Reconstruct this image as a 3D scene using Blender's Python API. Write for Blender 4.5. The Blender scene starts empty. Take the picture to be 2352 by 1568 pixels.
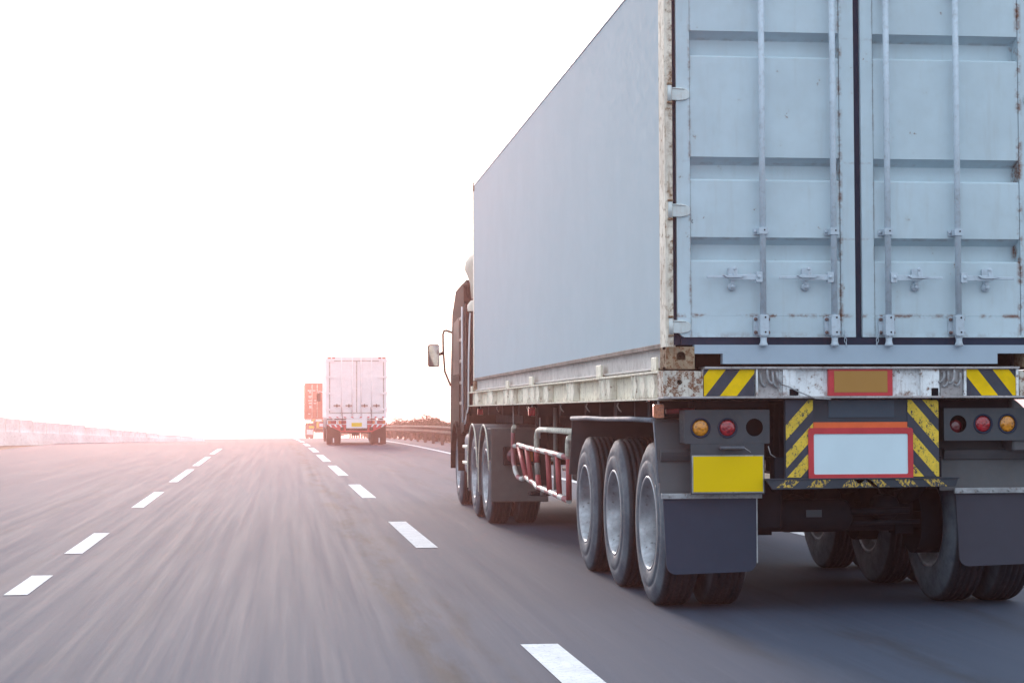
import bpy, bmesh, math, random
from math import sin, cos, pi, radians
from mathutils import Vector, Matrix, Euler
random.seed(4)
S = bpy.context.scene
COL = S.collection
# ------------------------------------------------------------------ camera
cam_d = bpy.data.cameras.new('camera'); cam = bpy.data.objects.new('camera', cam_d); COL.objects.link(cam)
cam_d.sensor_width = 36.0; cam_d.lens = 4331.52/2352*36.0; cam_d.clip_start = .1; cam_d.clip_end = 6000
YAW, PITCH, ROLL = .117036, .0371238, -.00349873
cam.matrix_world = Matrix.Translation((0, 0, 1.238)) @ Matrix.Rotation(-YAW, 4, 'Z') @ Matrix.Rotation(pi/2+PITCH, 4, 'X') @ Matrix.Rotation(ROLL, 4, 'Z')
S.camera = cam
# ------------------------------------------------------------------ sky, sun, exposure
SUN_EL, SUN_AZ = radians(12), radians(-4)      # azimuth from +Y towards +X: ahead and to the left
W = bpy.data.worlds.new('World'); S.world = W; W.use_nodes = True
nt = W.node_tree; bg = nt.nodes['Background']
sk = nt.nodes.new('ShaderNodeTexSky'); sk.sky_type = 'NISHITA'; sk.sun_disc = False
sk.sun_elevation = SUN_EL; sk.sun_rotation = SUN_AZ; sk.air_density = 1.0; sk.dust_density = 2.0; sk.ozone_density = 1.0
# thin bright overcast over the blue: cloud veil of even colour mixed over the clear sky
veil = nt.nodes.new('ShaderNodeMix'); veil.data_type = 'RGBA'; veil.inputs[0].default_value = .88; veil.inputs[7].default_value = (8.6, 9.9, 11.6, 1)
nt.links.new(sk.outputs[0], veil.inputs[6]); nt.links.new(veil.outputs[2], bg.inputs[0]); bg.inputs[1].default_value = .12
sd = bpy.data.lights.new('sun', 'SUN'); sd.energy = 2.0; sd.angle = radians(13); sd.color = (1, .84, .78)
sun = bpy.data.objects.new('sun', sd); COL.objects.link(sun)
sdir = Vector((sin(SUN_AZ)*cos(SUN_EL), cos(SUN_AZ)*cos(SUN_EL), sin(SUN_EL)))
sun.rotation_euler = sdir.to_track_quat('Z', 'Y').to_euler(); sun.location = sdir*80
S.view_settings.view_transform = 'Standard'; S.view_settings.look = 'None'
S.view_settings.exposure = .30; S.view_settings.gamma = 1; S.view_settings.use_curve_mapping = False
S.cycles.volume_bounces = 1; S.cycles.max_bounces = 8
HAZE_DENSITY, HAZE_COLOR, HAZE_ANISO = .0016, (1.0, .52, .46), .88

# ------------------------------------------------------------------ materials
def mat_new(name):
    m = bpy.data.materials.new(name); m.use_nodes = True
    return m, m.node_tree, m.node_tree.nodes['Principled BSDF']
def N(nt, t, **kw):
    n = nt.nodes.new(t)
    for k, v in kw.items(): setattr(n, k, v)
    return n
def noise(nt, scale=5, detail=4, rough=.55, sc=(1, 1, 1), loc=(0, 0, 0)):
    tc = N(nt, 'ShaderNodeTexCoord'); mp = N(nt, 'ShaderNodeMapping')
    mp.inputs['Scale'].default_value = sc; mp.inputs['Location'].default_value = loc
    nt.links.new(tc.outputs['Object'], mp.inputs[0])
    n = N(nt, 'ShaderNodeTexNoise'); n.inputs['Scale'].default_value = scale
    n.inputs['Detail'].default_value = detail; n.inputs['Roughness'].default_value = rough
    nt.links.new(mp.outputs[0], n.inputs[0]); return n.outputs[0]
def ramp(nt, src, a, b, lo=0., hi=1.):
    r = N(nt, 'ShaderNodeMapRange'); r.interpolation_type = 'SMOOTHSTEP'
    for i, v in enumerate((a, b, lo, hi)): r.inputs[i+1].default_value = v
    nt.links.new(src, r.inputs[0]); return r.outputs[0]
def mth(nt, op, a, b=None):
    m = N(nt, 'ShaderNodeMath', operation=op)
    for i, v in enumerate((a, b)):
        if v is None: continue
        if isinstance(v, (int, float)): m.inputs[i].default_value = v
        else: nt.links.new(v, m.inputs[i])
    return m.outputs[0]
def mixc(nt, fac, a, b):
    m = N(nt, 'ShaderNodeMix', data_type='RGBA')
    if isinstance(fac, (int, float)): m.inputs[0].default_value = fac
    else: nt.links.new(fac, m.inputs[0])
    for i, v in ((6, a), (7, b)):
        if isinstance(v, tuple): m.inputs[i].default_value = (*v[:3], 1)
        else: nt.links.new(v, m.inputs[i])
    return m.outputs[2]
def bump(nt, p, src, strength=.2, dist=.01):
    b = N(nt, 'ShaderNodeBump'); b.inputs['Strength'].default_value = strength; b.inputs['Distance'].default_value = dist
    nt.links.new(src, b.inputs['Height']); nt.links.new(b.outputs[0], p.inputs['Normal'])
RUST = (.16, .055, .02); DIRT = (.09, .075, .06)
def paint(name, col, rough=.45, var=.08, rust=0., dirt=.0, spec=.4, metal=0., lines=(), streak=0., wear=None, bmp=.1, rustcol=RUST, dirtcol=DIRT, nscale=1.):
    """painted metal: mottled colour, dirt, rust specks; lines = (axis, value, width, strength) rust along seams, in metres"""
    k = 1.42 if max(col) >= .03 else 1.
    col = tuple(min(.84, v*k) for v in col); dirtcol = tuple(v*k for v in dirtcol)
    m, nt, p = mat_new(name)
    n1 = noise(nt, 2.2*nscale, 5, .6); n2 = noise(nt, 14*nscale, 6, .65, loc=(3, 1, 7)); n3 = noise(nt, 60*nscale, 4, .7, loc=(1, 8, 2))
    c = mixc(nt, ramp(nt, n1, .35, .65), tuple(v*(1-var) for v in col), tuple(min(1, v*(1+var)) for v in col))
    if dirt:
        d = mth(nt, 'MULTIPLY', ramp(nt, n2, .45, .72), dirt); c = mixc(nt, d, c, dirtcol)
    if streak:
        st = noise(nt, 6*nscale, 5, .65, sc=(3.5, 3.5, .35), loc=(5, 2, 0))
        c = mixc(nt, mth(nt, 'MULTIPLY', ramp(nt, st, .5, .75), streak), c, tuple((a+b)/2 for a, b in zip(dirtcol, rustcol)))
    if rust:
        r = mth(nt, 'MULTIPLY', ramp(nt, n2, .70-.28*rust, .76-.24*rust), ramp(nt, n3, .35, .6)); c = mixc(nt, r, c, rustcol)
    if lines:
        geo = N(nt, 'ShaderNodeTexCoord'); sp = N(nt, 'ShaderNodeSeparateXYZ'); nt.links.new(geo.outputs['Object'], sp.inputs[0])
        n4 = noise(nt, 9, 5, .7, sc=(1, 1, 1), loc=(9, 4, 4))
        for ax, v, w, s in lines:
            dd = mth(nt, 'ABSOLUTE', mth(nt, 'SUBTRACT', sp.outputs[ax], v))
            f = ramp(nt, mth(nt, 'DIVIDE', dd, w), 0., 1., 1., 0.)
            f = mth(nt, 'MULTIPLY', mth(nt, 'MULTIPLY', f, s), ramp(nt, n4, .44, .62))
            f = mth(nt, 'MULTIPLY', f, ramp(nt, n3, .25, .6, .35, 1.)); c = mixc(nt, f, c, rustcol)
    if wear:
        wc, amt = wear; wn = noise(nt, 22*nscale, 7, .75, sc=(1, 1, .6), loc=(2, 2, 9))
        c = mixc(nt, ramp(nt, wn, .66-.3*amt, .69-.3*amt), c, wc)
    nt.links.new(c, p.inputs['Base Color'])
    nt.links.new(ramp(nt, n2, .3, .7, max(.05, rough-.08), min(1, rough+.12)), p.inputs['Roughness'])
    p.inputs['Specular IOR Level'].default_value = spec; p.inputs['Metallic'].default_value = metal
    if bmp: bump(nt, p, n3, bmp, .002)
    return m
M = {}
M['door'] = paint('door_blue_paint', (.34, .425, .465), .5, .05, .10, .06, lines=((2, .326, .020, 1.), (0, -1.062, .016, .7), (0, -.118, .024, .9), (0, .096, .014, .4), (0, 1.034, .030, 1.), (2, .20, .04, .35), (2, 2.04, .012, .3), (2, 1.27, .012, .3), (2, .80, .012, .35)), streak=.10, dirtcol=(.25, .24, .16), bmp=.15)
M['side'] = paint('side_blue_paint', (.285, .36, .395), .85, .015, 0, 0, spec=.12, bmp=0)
M['rod'] = paint('rod_paint', (.325, .39, .44), .5, .06, .06, .25, nscale=2)
M['hinge'] = paint('hinge_paint', (.40, .45, .45), .5, .06, .22, .2, nscale=2, streak=.3, dirtcol=(.25, .16, .08))
M['sill'] = paint('sill_paint', (.25, .32, .38), .5, .02, 0, .04)
M['cream'] = paint('cream_rusty_paint', (.58, .55, .48), .6, .1, .35, .35, streak=.7, nscale=1.6, dirtcol=(.20, .14, .08))
M['post'] = paint('post_rusty_paint', (.50, .47, .40), .75, .12, .42, .4, streak=.95, nscale=1.4, spec=.15, dirtcol=(.22, .14, .07), rustcol=(.17, .085, .035), lines=((0, -1.180, .040, 1.), (0, 1.180, .040, 1.)))
M['casting'] = paint('casting_rusty_steel', (.22, .165, .11), .8, .25, .75, .7, streak=.8, spec=.15, nscale=2.5, dirtcol=(.16, .10, .06))
M['lip'] = paint('grimy_rail_lip', (.15, .13, .115), .8, .2, .3, .5, spec=.15, dirtcol=(.06, .045, .035))
M['bolt'] = paint('rusty_bolt', (.11, .075, .07), .7, .2, .3, .4, nscale=6, dirtcol=(.08, .035, .025))
M['toprail'] = paint('top_rail_paint', (.62, .66, .70), .5, .05, .05, .15)
M['botrail'] = paint('bottom_rail_paint', (.37, .36, .34), .7, .12, .12, .4, spec=.2, dirtcol=(.14, .12, .10), lines=((2, .150, .024, .9),), rustcol=(.09, .07, .055))
M['gasket'] = paint('door_gasket_rubber', (.014, .022, .040), .85, .15, 0, .12, spec=.15, dirtcol=(.04, .045, .05))
M['black'] = paint('dark_under_steel', (.006, .008, .012), .9, .3, 0, .25, spec=.1, dirtcol=(.012, .013, .015))
M['chassis'] = paint('chassis_steel', (.008, .012, .018), .8, .3, .02, .3, spec=.12, dirtcol=(.015, .018, .02))
M['beam'] = paint('white_beam_paint', (.55, .58, .60), .6, .1, .42, .45, streak=.5, lines=((2, 1.335, .03, .9), (2, 1.488, .015, .6)), nscale=2.2, dirtcol=(.16, .13, .10))
M['beamrust'] = paint('rusted_white_beam_end', (.42, .40, .35), .7, .16, .85, .9, streak=1., nscale=1.7, spec=.2, dirtcol=(.15, .09, .05))
M['flange'] = paint('scuffed_flange_steel', (.26, .25, .25), .55, .2, .35, .5, nscale=3, dirtcol=(.08, .06, .05))
M['railw'] = paint('side_rail_cream_paint', (.60, .56, .45), .65, .08, .30, .35, streak=.5, nscale=2.2, spec=.25, dirtcol=(.22, .16, .10), lines=((2, 1.325, .03, .6), (2, 1.47, .02, .4)))
M['yellow'] = paint('hazard_yellow_paint', (.58, .38, .0), .65, .1, 0, .12, spec=.12, nscale=3, dirtcol=(.25, .18, .05))
M['yelworn'] = paint('worn_hazard_yellow_paint', (.52, .36, .03), .6, .12, 0, .3, nscale=3, wear=((.03, .04, .055), .35), dirtcol=(.2, .15, .06))
M['yelworn2'] = paint('very_worn_yellow_paint', (.42, .28, .04), .65, .15, 0, .4, nscale=3, wear=((.04, .05, .065), .62), dirtcol=(.1, .09, .06))
M['hblack'] = paint('hazard_black_paint', (.020, .028, .045), .55, .2, 0, .2, nscale=3, dirtcol=(.06, .06, .06))
M['board'] = paint('bumper_board_paint', (.018, .028, .040), .6, .2, 0, .2, dirtcol=(.04, .05, .06))
M['boardp'] = paint('blank_dark_plate', (.020, .040, .060), .5, .03, 0, 0)
M['orange'] = paint('orange_reflective_strip', (.55, .09, .02), .4, .06, 0, .12, nscale=3, dirtcol=(.3, .06, .02))
M['redframe'] = paint('red_frame_reflective', (.36, .022, .03), .4, .08, 0, .1, nscale=3, dirtcol=(.45, .1, .08))
M['amberplate'] = paint('brown_amber_plate', (.26, .13, .025), .45, .03, 0, 0, bmp=0)
M['paleplate'] = paint('pale_blank_plate', (.42, .52, .56), .45, .03, 0, 0, bmp=0)
M['plate'] = paint('yellow_blank_plate', (.54, .37, .0), .6, .02, 0, 0, spec=.1, bmp=0)
M['flap'] = paint('blue_grey_mud_flap_rubber', (.019, .029, .048), .65, .05, 0, .04, spec=.2)
M['flap2'] = paint('grey_mud_flap_rubber', (.032, .034, .046), .65, .05, 0, .04, spec=.2)
M['fender'] = paint('dusty_grey_mudguard', (.050, .054, .060), .55, .15, 0, .35, dirtcol=(.07, .065, .06))
M['fenderlip'] = paint('scuffed_mudguard_lip', (.09, .105, .125), .65, .2, .05, .4, nscale=2, dirtcol=(.05, .05, .06))
M['bracket'] = paint('flap_bracket_steel', (.22, .23, .24), .5, .2, .3, .5, nscale=3, dirtcol=(.08, .07, .06))
M['lampbox'] = paint('lamp_box_grey_paint', (.028, .036, .044), .55, .12, 0, .3, nscale=2, dirtcol=(.065, .06, .058))
M['tubew'] = paint('cream_tube_paint', (.50, .48, .40), .5, .15, .2, .4, nscale=3, dirtcol=(.14, .11, .09))
M['tubegrey'] = paint('dusty_tube', (.14, .13, .12), .6, .15, .1, .3, nscale=3)
M['tubered'] = paint('dusty_red_tube_paint', (.26, .035, .04), .5, .12, 0, .35, nscale=3, dirtcol=(.09, .04, .04))
M['chrome'] = paint('polished_metal', (.6, .6, .62), .25, .05, 0, .1, metal=.9)
M['tflap'] = paint('dusty_brown_grey_flap', (.085, .080, .076), .7, .12, 0, .25, spec=.2, dirtcol=(.06, .055, .05))
M['cabdark'] = paint('dark_cab_paint', (.014, .010, .010), .85, .15, 0, .3, spec=.08, dirtcol=(.06, .045, .04))
M['cabwhite'] = paint('white_cab_paint', (.62, .62, .60), .4, .06, 0, .2, dirtcol=(.3, .27, .24))
M['beige'] = paint('beige_fairing', (.52, .48, .40), .5, .06, 0, .2, dirtcol=(.25, .2, .15))
M['truckw'] = paint('white_truck_paint', (.70, .71, .60), .6, .04, 0, .06, bmp=0)
M['redbox'] = paint('red_container_paint', (.12, .012, .003), .6, .08, .1, .2, bmp=0)
M['conc'] = paint('pale_concrete', (.66, .62, .58), .85, .1, 0, .3, nscale=.6, dirtcol=(.3, .26, .23), spec=.2)
M['steelrail'] = paint('weathered_guard_rail_steel', (.10, .075, .06), .85, .15, .2, .4, nscale=.7, spec=.1)
M['white'] = paint('white_road_paint', (.46, .47, .48), .8, .06, 0, .45, nscale=2, spec=.15, dirtcol=(.26, .27, .29), bmp=.3, wear=((.12, .125, .14), .18))
M['wtext'] = paint('white_stencil_paint', (.7, .68, .66), .6, .02, 0, 0, bmp=0)
M['wire'] = paint('galvanised_wire', (.3, .3, .3), .5, .1, .1, .2)

def tyre_mat():
    m, nt, p = mat_new('tyre_rubber')
    n1 = noise(nt, 6, 5, .6); n2 = noise(nt, 40, 4, .7)
    c = mixc(nt, ramp(nt, n1, .35, .68), (.044, .064, .086), (.105, .130, .152))
    # dusty sidewall, darker tread band (distance from the wheel axis)
    tc = N(nt, 'ShaderNodeTexCoord'); sp = N(nt, 'ShaderNodeSeparateXYZ'); nt.links.new(tc.outputs['Object'], sp.inputs[0])
    rr = mth(nt, 'SQRT', mth(nt, 'ADD', mth(nt, 'MULTIPLY', sp.outputs[1], sp.outputs[1]), mth(nt, 'MULTIPLY', sp.outputs[2], sp.outputs[2])))
    c = mixc(nt, ramp(nt, rr, .485, .512), c, (.012, .016, .022))
    nt.links.new(c, p.inputs['Base Color']); nt.links.new(ramp(nt, n2, .3, .7, .55, .8), p.inputs['Roughness'])
    p.inputs['Specular IOR Level'].default_value = .35; bump(nt, p, n2, .25, .003); return m
M['tyre'] = tyre_mat()
def rim_mat():
    m, nt, p = mat_new('brushed_wheel_steel')
    n1 = noise(nt, 5, 5, .65, loc=(4, 0, 0)); n2 = noise(nt, 30, 5, .7)
    c = mixc(nt, ramp(nt, n1, .3, .7), (.24, .25, .26), (.48, .51, .54)); c = mixc(nt, ramp(nt, n2, .55, .75), c, (.12, .11, .10))
    nt.links.new(c, p.inputs['Base Color']); p.inputs['Metallic'].default_value = .6
    nt.links.new(ramp(nt, n2, .3, .7, .32, .5), p.inputs['Roughness']); return m
M['rim'] = rim_mat()
def lens_mat(name, dark, bright):
    m, nt, p = mat_new(name)
    tc = N(nt, 'ShaderNodeTexCoord'); v = N(nt, 'ShaderNodeTexVoronoi'); v.inputs['Scale'].default_value = 55
    nt.links.new(tc.outputs['Object'], v.inputs[0]); n1 = noise(nt, 30, 4, .7)
    f = mth(nt, 'ADD', ramp(nt, v.outputs['Distance'], .1, .6, 0, .6), ramp(nt, n1, .4, .65, 0, .5))
    nt.links.new(mixc(nt, f, dark, bright), p.inputs['Base Color'])
    p.inputs['Roughness'].default_value = .15; p.inputs['Coat Weight'].default_value = .6; p.inputs['Coat Roughness'].default_value = .08
    bump(nt, p, v.outputs['Distance'], .6, .004); return m
M['amber'] = lens_mat('amber_lens', (.22, .075, .0), (.75, .28, .01)); M['redlens'] = lens_mat('red_lens', (.11, .004, .012), (.42, .010, .02))
M['duskred'] = lens_mat('dull_red_lens', (.06, .006, .010), (.14, .012, .02)); M['orangel'] = lens_mat('orange_marker_lens', (.35, .08, .02), (.6, .16, .04))
def mirror_mat():
    m, nt, p = mat_new('mirror_glass'); p.inputs['Base Color'].default_value = (.8, .82, .85, 1); p.inputs['Metallic'].default_value = 1; p.inputs['Roughness'].default_value = .04; return m
M['mirror'] = mirror_mat()
def glass_mat():
    m, nt, p = mat_new('dark_tinted_glass'); p.inputs['Base Color'].default_value = (.02, .024, .03, 1); p.inputs['Roughness'].default_value = .5; p.inputs['Specular IOR Level'].default_value = .05; return m
M['glass'] = glass_mat()
def stripes_mat():
    """white and red reflective banding on the guard tube, alternating along its length (Y)"""
    m, nt, p = mat_new('red_white_banding')
    tc = N(nt, 'ShaderNodeTexCoord'); sp = N(nt, 'ShaderNodeSeparateXYZ'); nt.links.new(tc.outputs['Object'], sp.inputs[0])
    fr = mth(nt, 'FRACT', mth(nt, 'MULTIPLY', sp.outputs[1], 1/.56)); n2 = noise(nt, 25, 5, .7)
    c = mixc(nt, ramp(nt, fr, .47, .53), (.62, .60, .56), (.36, .11, .12)); c = mixc(nt, ramp(nt, n2, .5, .7, 0, .6), c, (.22, .14, .13))
    nt.links.new(c, p.inputs['Base Color']); p.inputs['Roughness'].default_value = .45; return m
M['banding'] = stripes_mat()
def asphalt_mat():
    m, nt, p = mat_new('asphalt')
    fine = noise(nt, 60, 7, .85); mid = noise(nt, 1.5, 8, .72, sc=(5.5, .06, 1)); big = noise(nt, .30, 5, .6, sc=(1.6, .12, 1), loc=(7, 2, 0))
    strk = noise(nt, 9, 6, .7, sc=(2.2, .035, 1), loc=(1, 3, 0)); blot = noise(nt, .8, 5, .6, loc=(3, 9, 0))
    tc = N(nt, 'ShaderNodeTexCoord'); sp = N(nt, 'ShaderNodeSeparateXYZ'); nt.links.new(tc.outputs['Object'], sp.inputs[0])
    xs = mth(nt, 'ADD', sp.outputs[0], mth(nt, 'MULTIPLY', sp.outputs[1], .0105))
    c = mixc(nt, ramp(nt, mid, .25, .75), (.021, .035, .064), (.031, .047, .080))
    c = mixc(nt, ramp(nt, big, .40, .66, 0, .4), c, (.048, .062, .092))
    c = mixc(nt, ramp(nt, strk, .50, .72, 0, .32), c, (.058, .077, .115)); c = mixc(nt, ramp(nt, strk, .28, .46, .3, 0), c, (.016, .019, .026))
    # tyre tracks, drips and old seam stains that run along the road
    wob = mth(nt, 'MULTIPLY', mth(nt, 'SUBTRACT', noise(nt, .25, 3, .5, sc=(.2, 1, 1), loc=(0, 5, 0)), .5), .5)
    for cx, wd, s_ in ((.86, .24, .9), (1.10, .10, .6), (2.55, .35, .45), (3.25, .22, .6), (4.35, .4, .5), (-.95, .45, .22), (-2.75, .35, .3), (-4.6, .5, .25), (-1.95, .12, .3)):
        dd = mth(nt, 'ABSOLUTE', mth(nt, 'SUBTRACT', mth(nt, 'ADD', xs, wob), cx))
        f = mth(nt, 'MULTIPLY', ramp(nt, mth(nt, 'DIVIDE', dd, wd), .1, 1., s_, 0.), ramp(nt, noise(nt, 1.3, 5, .65, sc=(2.5, .35, 1), loc=(cx*3, cx, 0)), .40, .66))
        c = mixc(nt, f, c, (.014, .014, .018))
    c = mixc(nt, ramp(nt, fine, .55, .78, 0, .6), c, (.12, .135, .165)); c = mixc(nt, ramp(nt, fine, .22, .44, .6, 0), c, (.015, .017, .022))
    nt.links.new(c, p.inputs['Base Color']); nt.links.new(ramp(nt, mid, .3, .7, .78, .86), p.inputs['Roughness'])
    p.inputs['Specular IOR Level'].default_value = .35
    hb = mth(nt, 'ADD', fine, mth(nt, 'MULTIPLY', noise(nt, 220, 2, .5), .5)); bump(nt, p, hb, .4, .006); return m
M['asphalt'] = asphalt_mat()
def verge_mat():
    m, nt, p = mat_new('dry_verge'); a = noise(nt, .8, 6, .65); b = noise(nt, 25, 4, .7)
    c = mixc(nt, ramp(nt, a, .4, .62), (.16, .12, .085), (.10, .095, .05)); c = mixc(nt, ramp(nt, b, .4, .7, 0, .5), c, (.24, .19, .14))
    nt.links.new(c, p.inputs['Base Color']); p.inputs['Roughness'].default_value = .95; bump(nt, p, b, .6, .03); return m
M['verge'] = verge_mat()
def leaf_mat():
    m, nt, p = mat_new('shrub_leaves'); oi = N(nt, 'ShaderNodeObjectInfo'); a = noise(nt, 3, 3, .6)
    c = mixc(nt, ramp(nt, a, .35, .65), (.050, .050, .022), (.11, .085, .045)); nt.links.new(c, p.inputs['Base Color']); p.inputs['Roughness'].default_value = .8; return m
M['leaf'] = leaf_mat(); M['bark'] = paint('shrub_bark', (.07, .05, .035), .9, .2, 0, 0)

# ------------------------------------------------------------------ mesh helpers
def bm_new(): return bmesh.new()
def box(bm, x0, x1, y0, y1, z0, z1, bev=0.):
    vs = [bm.verts.new((x, y, z)) for z in (z0, z1) for y in (y0, y1) for x in (x0, x1)]
    fs = [bm.faces.new([vs[i] for i in q]) for q in ((0, 2, 3, 1), (4, 5, 7, 6), (0, 1, 5, 4), (1, 3, 7, 5), (3, 2, 6, 7), (2, 0, 4, 6))]
    if bev:
        es = set(e for f in fs for e in f.edges)
        bmesh.ops.bevel(bm, geom=list(es), offset=bev, segments=1, affect='EDGES', clamp_overlap=True)
def tube(bm, pts, r, seg=10, closed=False, radii=None):
    pts = [Vector(p) for p in pts]; n = len(pts); rings = []
    prev = None
    for i, p in enumerate(pts):
        if closed: t = (pts[(i+1) % n]-pts[i-1]).normalized()
        else: t = (pts[min(i+1, n-1)]-pts[max(i-1, 0)]).normalized()
        if prev is None:
            a = t.orthogonal().normalized()
        else:
            a = prev-t*prev.dot(t)
            a = a.normalized() if a.length > 1e-6 else t.orthogonal().normalized()
        prev = a; b = t.cross(a); rr = radii[i] if radii else r
        rings.append([bm.verts.new(p+(a*cos(k*2*pi/seg)+b*sin(k*2*pi/seg))*rr) for k in range(seg)])
    for i in range(n if closed else n-1):
        A, B = rings[i], rings[(i+1) % n]
        for k in range(seg): 
            f = bm.faces.new((A[k], A[(k+1) % seg], B[(k+1) % seg], B[k])); f.smooth = True
    if not closed: bm.faces.new(rings[0][::-1]); bm.faces.new(rings[-1])
def lathe(bm, prof, axis='x', seg=48, c=(0, 0, 0), cap=False, smooth=True):
    """prof = (axial, radius)"""
    rings = []; c = Vector(c)
    for a, r in prof:
        ring = []
        for k in range(seg):
            t = 2*pi*k/seg; u, v = r*cos(t), r*sin(t)
            ring.append(bm.verts.new(c+(Vector((a, u, v)) if axis == 'x' else Vector((u, a, v)) if axis == 'y' else Vector((u, v, a)))))
        rings.append(ring)
    for A, B in zip(rings, rings[1:]):
        for k in range(seg):
            f = bm.faces.new((A[k], A[(k+1) % seg], B[(k+1) % seg], B[k])); f.smooth = smooth
    if cap: bm.faces.new(rings[0]); bm.faces.new(rings[-1])
def prism(bm, poly, y0, y1, plane='xz', bev=0.):
    """extrude a polygon given in two axes along the third"""
    def P(a, b, c): return (a, c, b) if plane == 'xz' else (c, a, b) if plane == 'yz' else (a, b, c)
    A = [bm.verts.new(P(a, b, y0)) for a, b in poly]; B = [bm.verts.new(P(a, b, y1)) for a, b in poly]
    fs = [bm.faces.new(A), bm.faces.new(B[::-1])]; n = len(poly)
    for k in range(n): fs.append(bm.faces.new((A[k], B[k], B[(k+1) % n], A[(k+1) % n])))
    if bev:
        es = set(e for f in fs for e in f.edges); bmesh.ops.bevel(bm, geom=list(es), offset=bev, segments=1, affect='EDGES', clamp_overlap=True)
def holed(bm, outer, holes, y0, y1, plane='xz'):
    """plate with holes, extruded through y0..y1"""
    def P(a, b, c): return (a, c, b) if plane == 'xz' else (c, a, b)
    t = bmesh.new(); loops = [outer]+holes
    for lp in loops:
        vs = [t.verts.new(P(a, b, y0)) for a, b in lp]
        for k in range(len(vs)): t.edges.new((vs[k], vs[(k+1) % len(vs)]))
    r = bmesh.ops.triangle_fill(t, edges=t.edges[:], use_beauty=True)
    fs = [g for g in r['geom'] if isinstance(g, bmesh.types.BMFace)]
    e = bmesh.ops.extrude_face_region(t, geom=fs)
    d = Vector(P(0, 0, y1-y0)) if plane == 'xz' else Vector((y1-y0, 0, 0))
    bmesh.ops.translate(t, verts=[g for g in e['geom'] if isinstance(g, bmesh.types.BMVert)], vec=d)
    me = bpy.data.meshes.new('tmp'); t.to_mesh(me); t.free(); bm.from_mesh(me); bpy.data.meshes.remove(me)
def circle(cx, cz, r, n=24): return [(cx+r*cos(2*pi*k/n), cz+r*sin(2*pi*k/n)) for k in range(n)]
def rrect(x0, x1, z0, z1, r, n=4):
    out = []
    for cx, cz, a in ((x1-r, z1-r, 0), (x0+r, z1-r, 90), (x0+r, z0+r, 180), (x1-r, z0+r, 270)):
        for k in range(n+1):
            t = radians(a+90*k/n); out.append((cx+r*cos(t), cz+r*sin(t)))
    return out
def clip_stripe(x0, x1, z0, z1, poly):
    """clip a convex polygon to a rectangle"""
    def cl(ps, f, inter):
        out = []
        for i in range(len(ps)):
            a, b = ps[i-1], ps[i]; fa, fb = f(a), f(b)
            if (fa >= 0) != (fb >= 0):
                t = fa/(fa-fb); out.append((a[0]+(b[0]-a[0])*t, a[1]+(b[1]-a[1])*t))
            if fb >= 0: out.append(b)
        return out
    for f in (lambda p: p[0]-x0, lambda p: x1-p[0], lambda p: p[1]-z0, lambda p: z1-p[1]):
        poly = cl(poly, f, None)
        if len(poly) < 3: return []
    return poly

def obj(name, bm, mat, parent=None, loc=(0, 0, 0), smooth=None, **props):
    bmesh.ops.recalc_face_normals(bm, faces=bm.faces[:])
    me = bpy.data.meshes.new(name); bm.to_mesh(me); bm.free()
    me.materials.append(M[mat] if isinstance(mat, str) else mat)
    o = bpy.data.objects.new(name, me); COL.objects.link(o); o.location = loc
    if parent is not None: o.parent = parent
    for k, v in props.items(): o[k] = v
    return o
def thing(name, label, cat, loc=(0, 0, 0), rz=0, group=None):
    o = bpy.data.objects.new(name, None); COL.objects.link(o); o.location = loc; o.rotation_euler = (0, 0, rz)
    o['label'] = label; o['category'] = cat
    if group: o['group'] = group
    return o
def empty(name, parent, loc=(0, 0, 0)):
    o = bpy.data.objects.new(name, None); COL.objects.link(o); o.parent = parent; o.location = loc; return o
def dup(o, parent, loc=None, flip=False):
    c = o.copy(); COL.objects.link(c); c.parent = parent
    if loc is not None: c.location = loc
    if flip: c.rotation_euler = (0, 0, pi)
    for ch in list(o.children): dup(ch, c)
    return c
def tagstruct(o): o['kind'] = 'structure'; return o

# ------------------------------------------------------------------ ground, road, markings
SL = -.0105                                     # the road swings slightly left of the trucks' heading
def rz_(y):
    if y < 55: return 0.
    if y < 180: return -9.67e-5*(y-55)**2
    return -9.67e-5*125**2-2*9.67e-5*125*(y-180)
def ystations(y0, y1):
    ys = [y0]; y = y0
    while y < y1:
        y += 4 if y < 220 else 40
        ys.append(min(y, y1))
    return ys
def strip(name, xa, xb, y0, y1, dz, mat, skew=SL, nx=1):
    bm = bm_new(); rows = []
    ys = ystations(y0, y1)
    for y in ys: rows.append([bm.verts.new((xa+(xb-xa)*k/nx+skew*y, y, rz_(y)+dz)) for k in range(nx+1)])
    for A, B in zip(rows, rows[1:]):
        for k in range(nx): bm.faces.new((A[k], A[k+1], B[k+1], B[k]))
    return tagstruct(obj(name, bm, mat))
strip('ground', -450, 450, -60, 620, -.06, 'verge', 0)
strip('road', -9.2, 7.3, -60, 620, 0, 'asphalt')
for xa, (a, b) in [(1.42, q) for q in ((5.4, 10.), (17.2, 21.35), (27.3, 32.4), (37., 44.), (47.5, 55.), (59, 67), (71, 79), (83, 91), (95, 103), (107, 115), (119, 127))]:
    strip('lane_dash', xa-.10, xa+.10, a, b, .004, 'white')
for xa, (a, b) in [(-1.72, q) for q in ((1.5, 3.), (6.5, 8.), (13.2, 14.75), (17., 19.85), (25.1, 30.), (34.2, 41.8), (44.5, 53.5), (57, 66))]:
    strip('lane_dash', xa-.08, xa+.08, a, b, .004, 'white')
strip('edge_line', 5.24, 5.40, -60, 620, .004, 'white')

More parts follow.
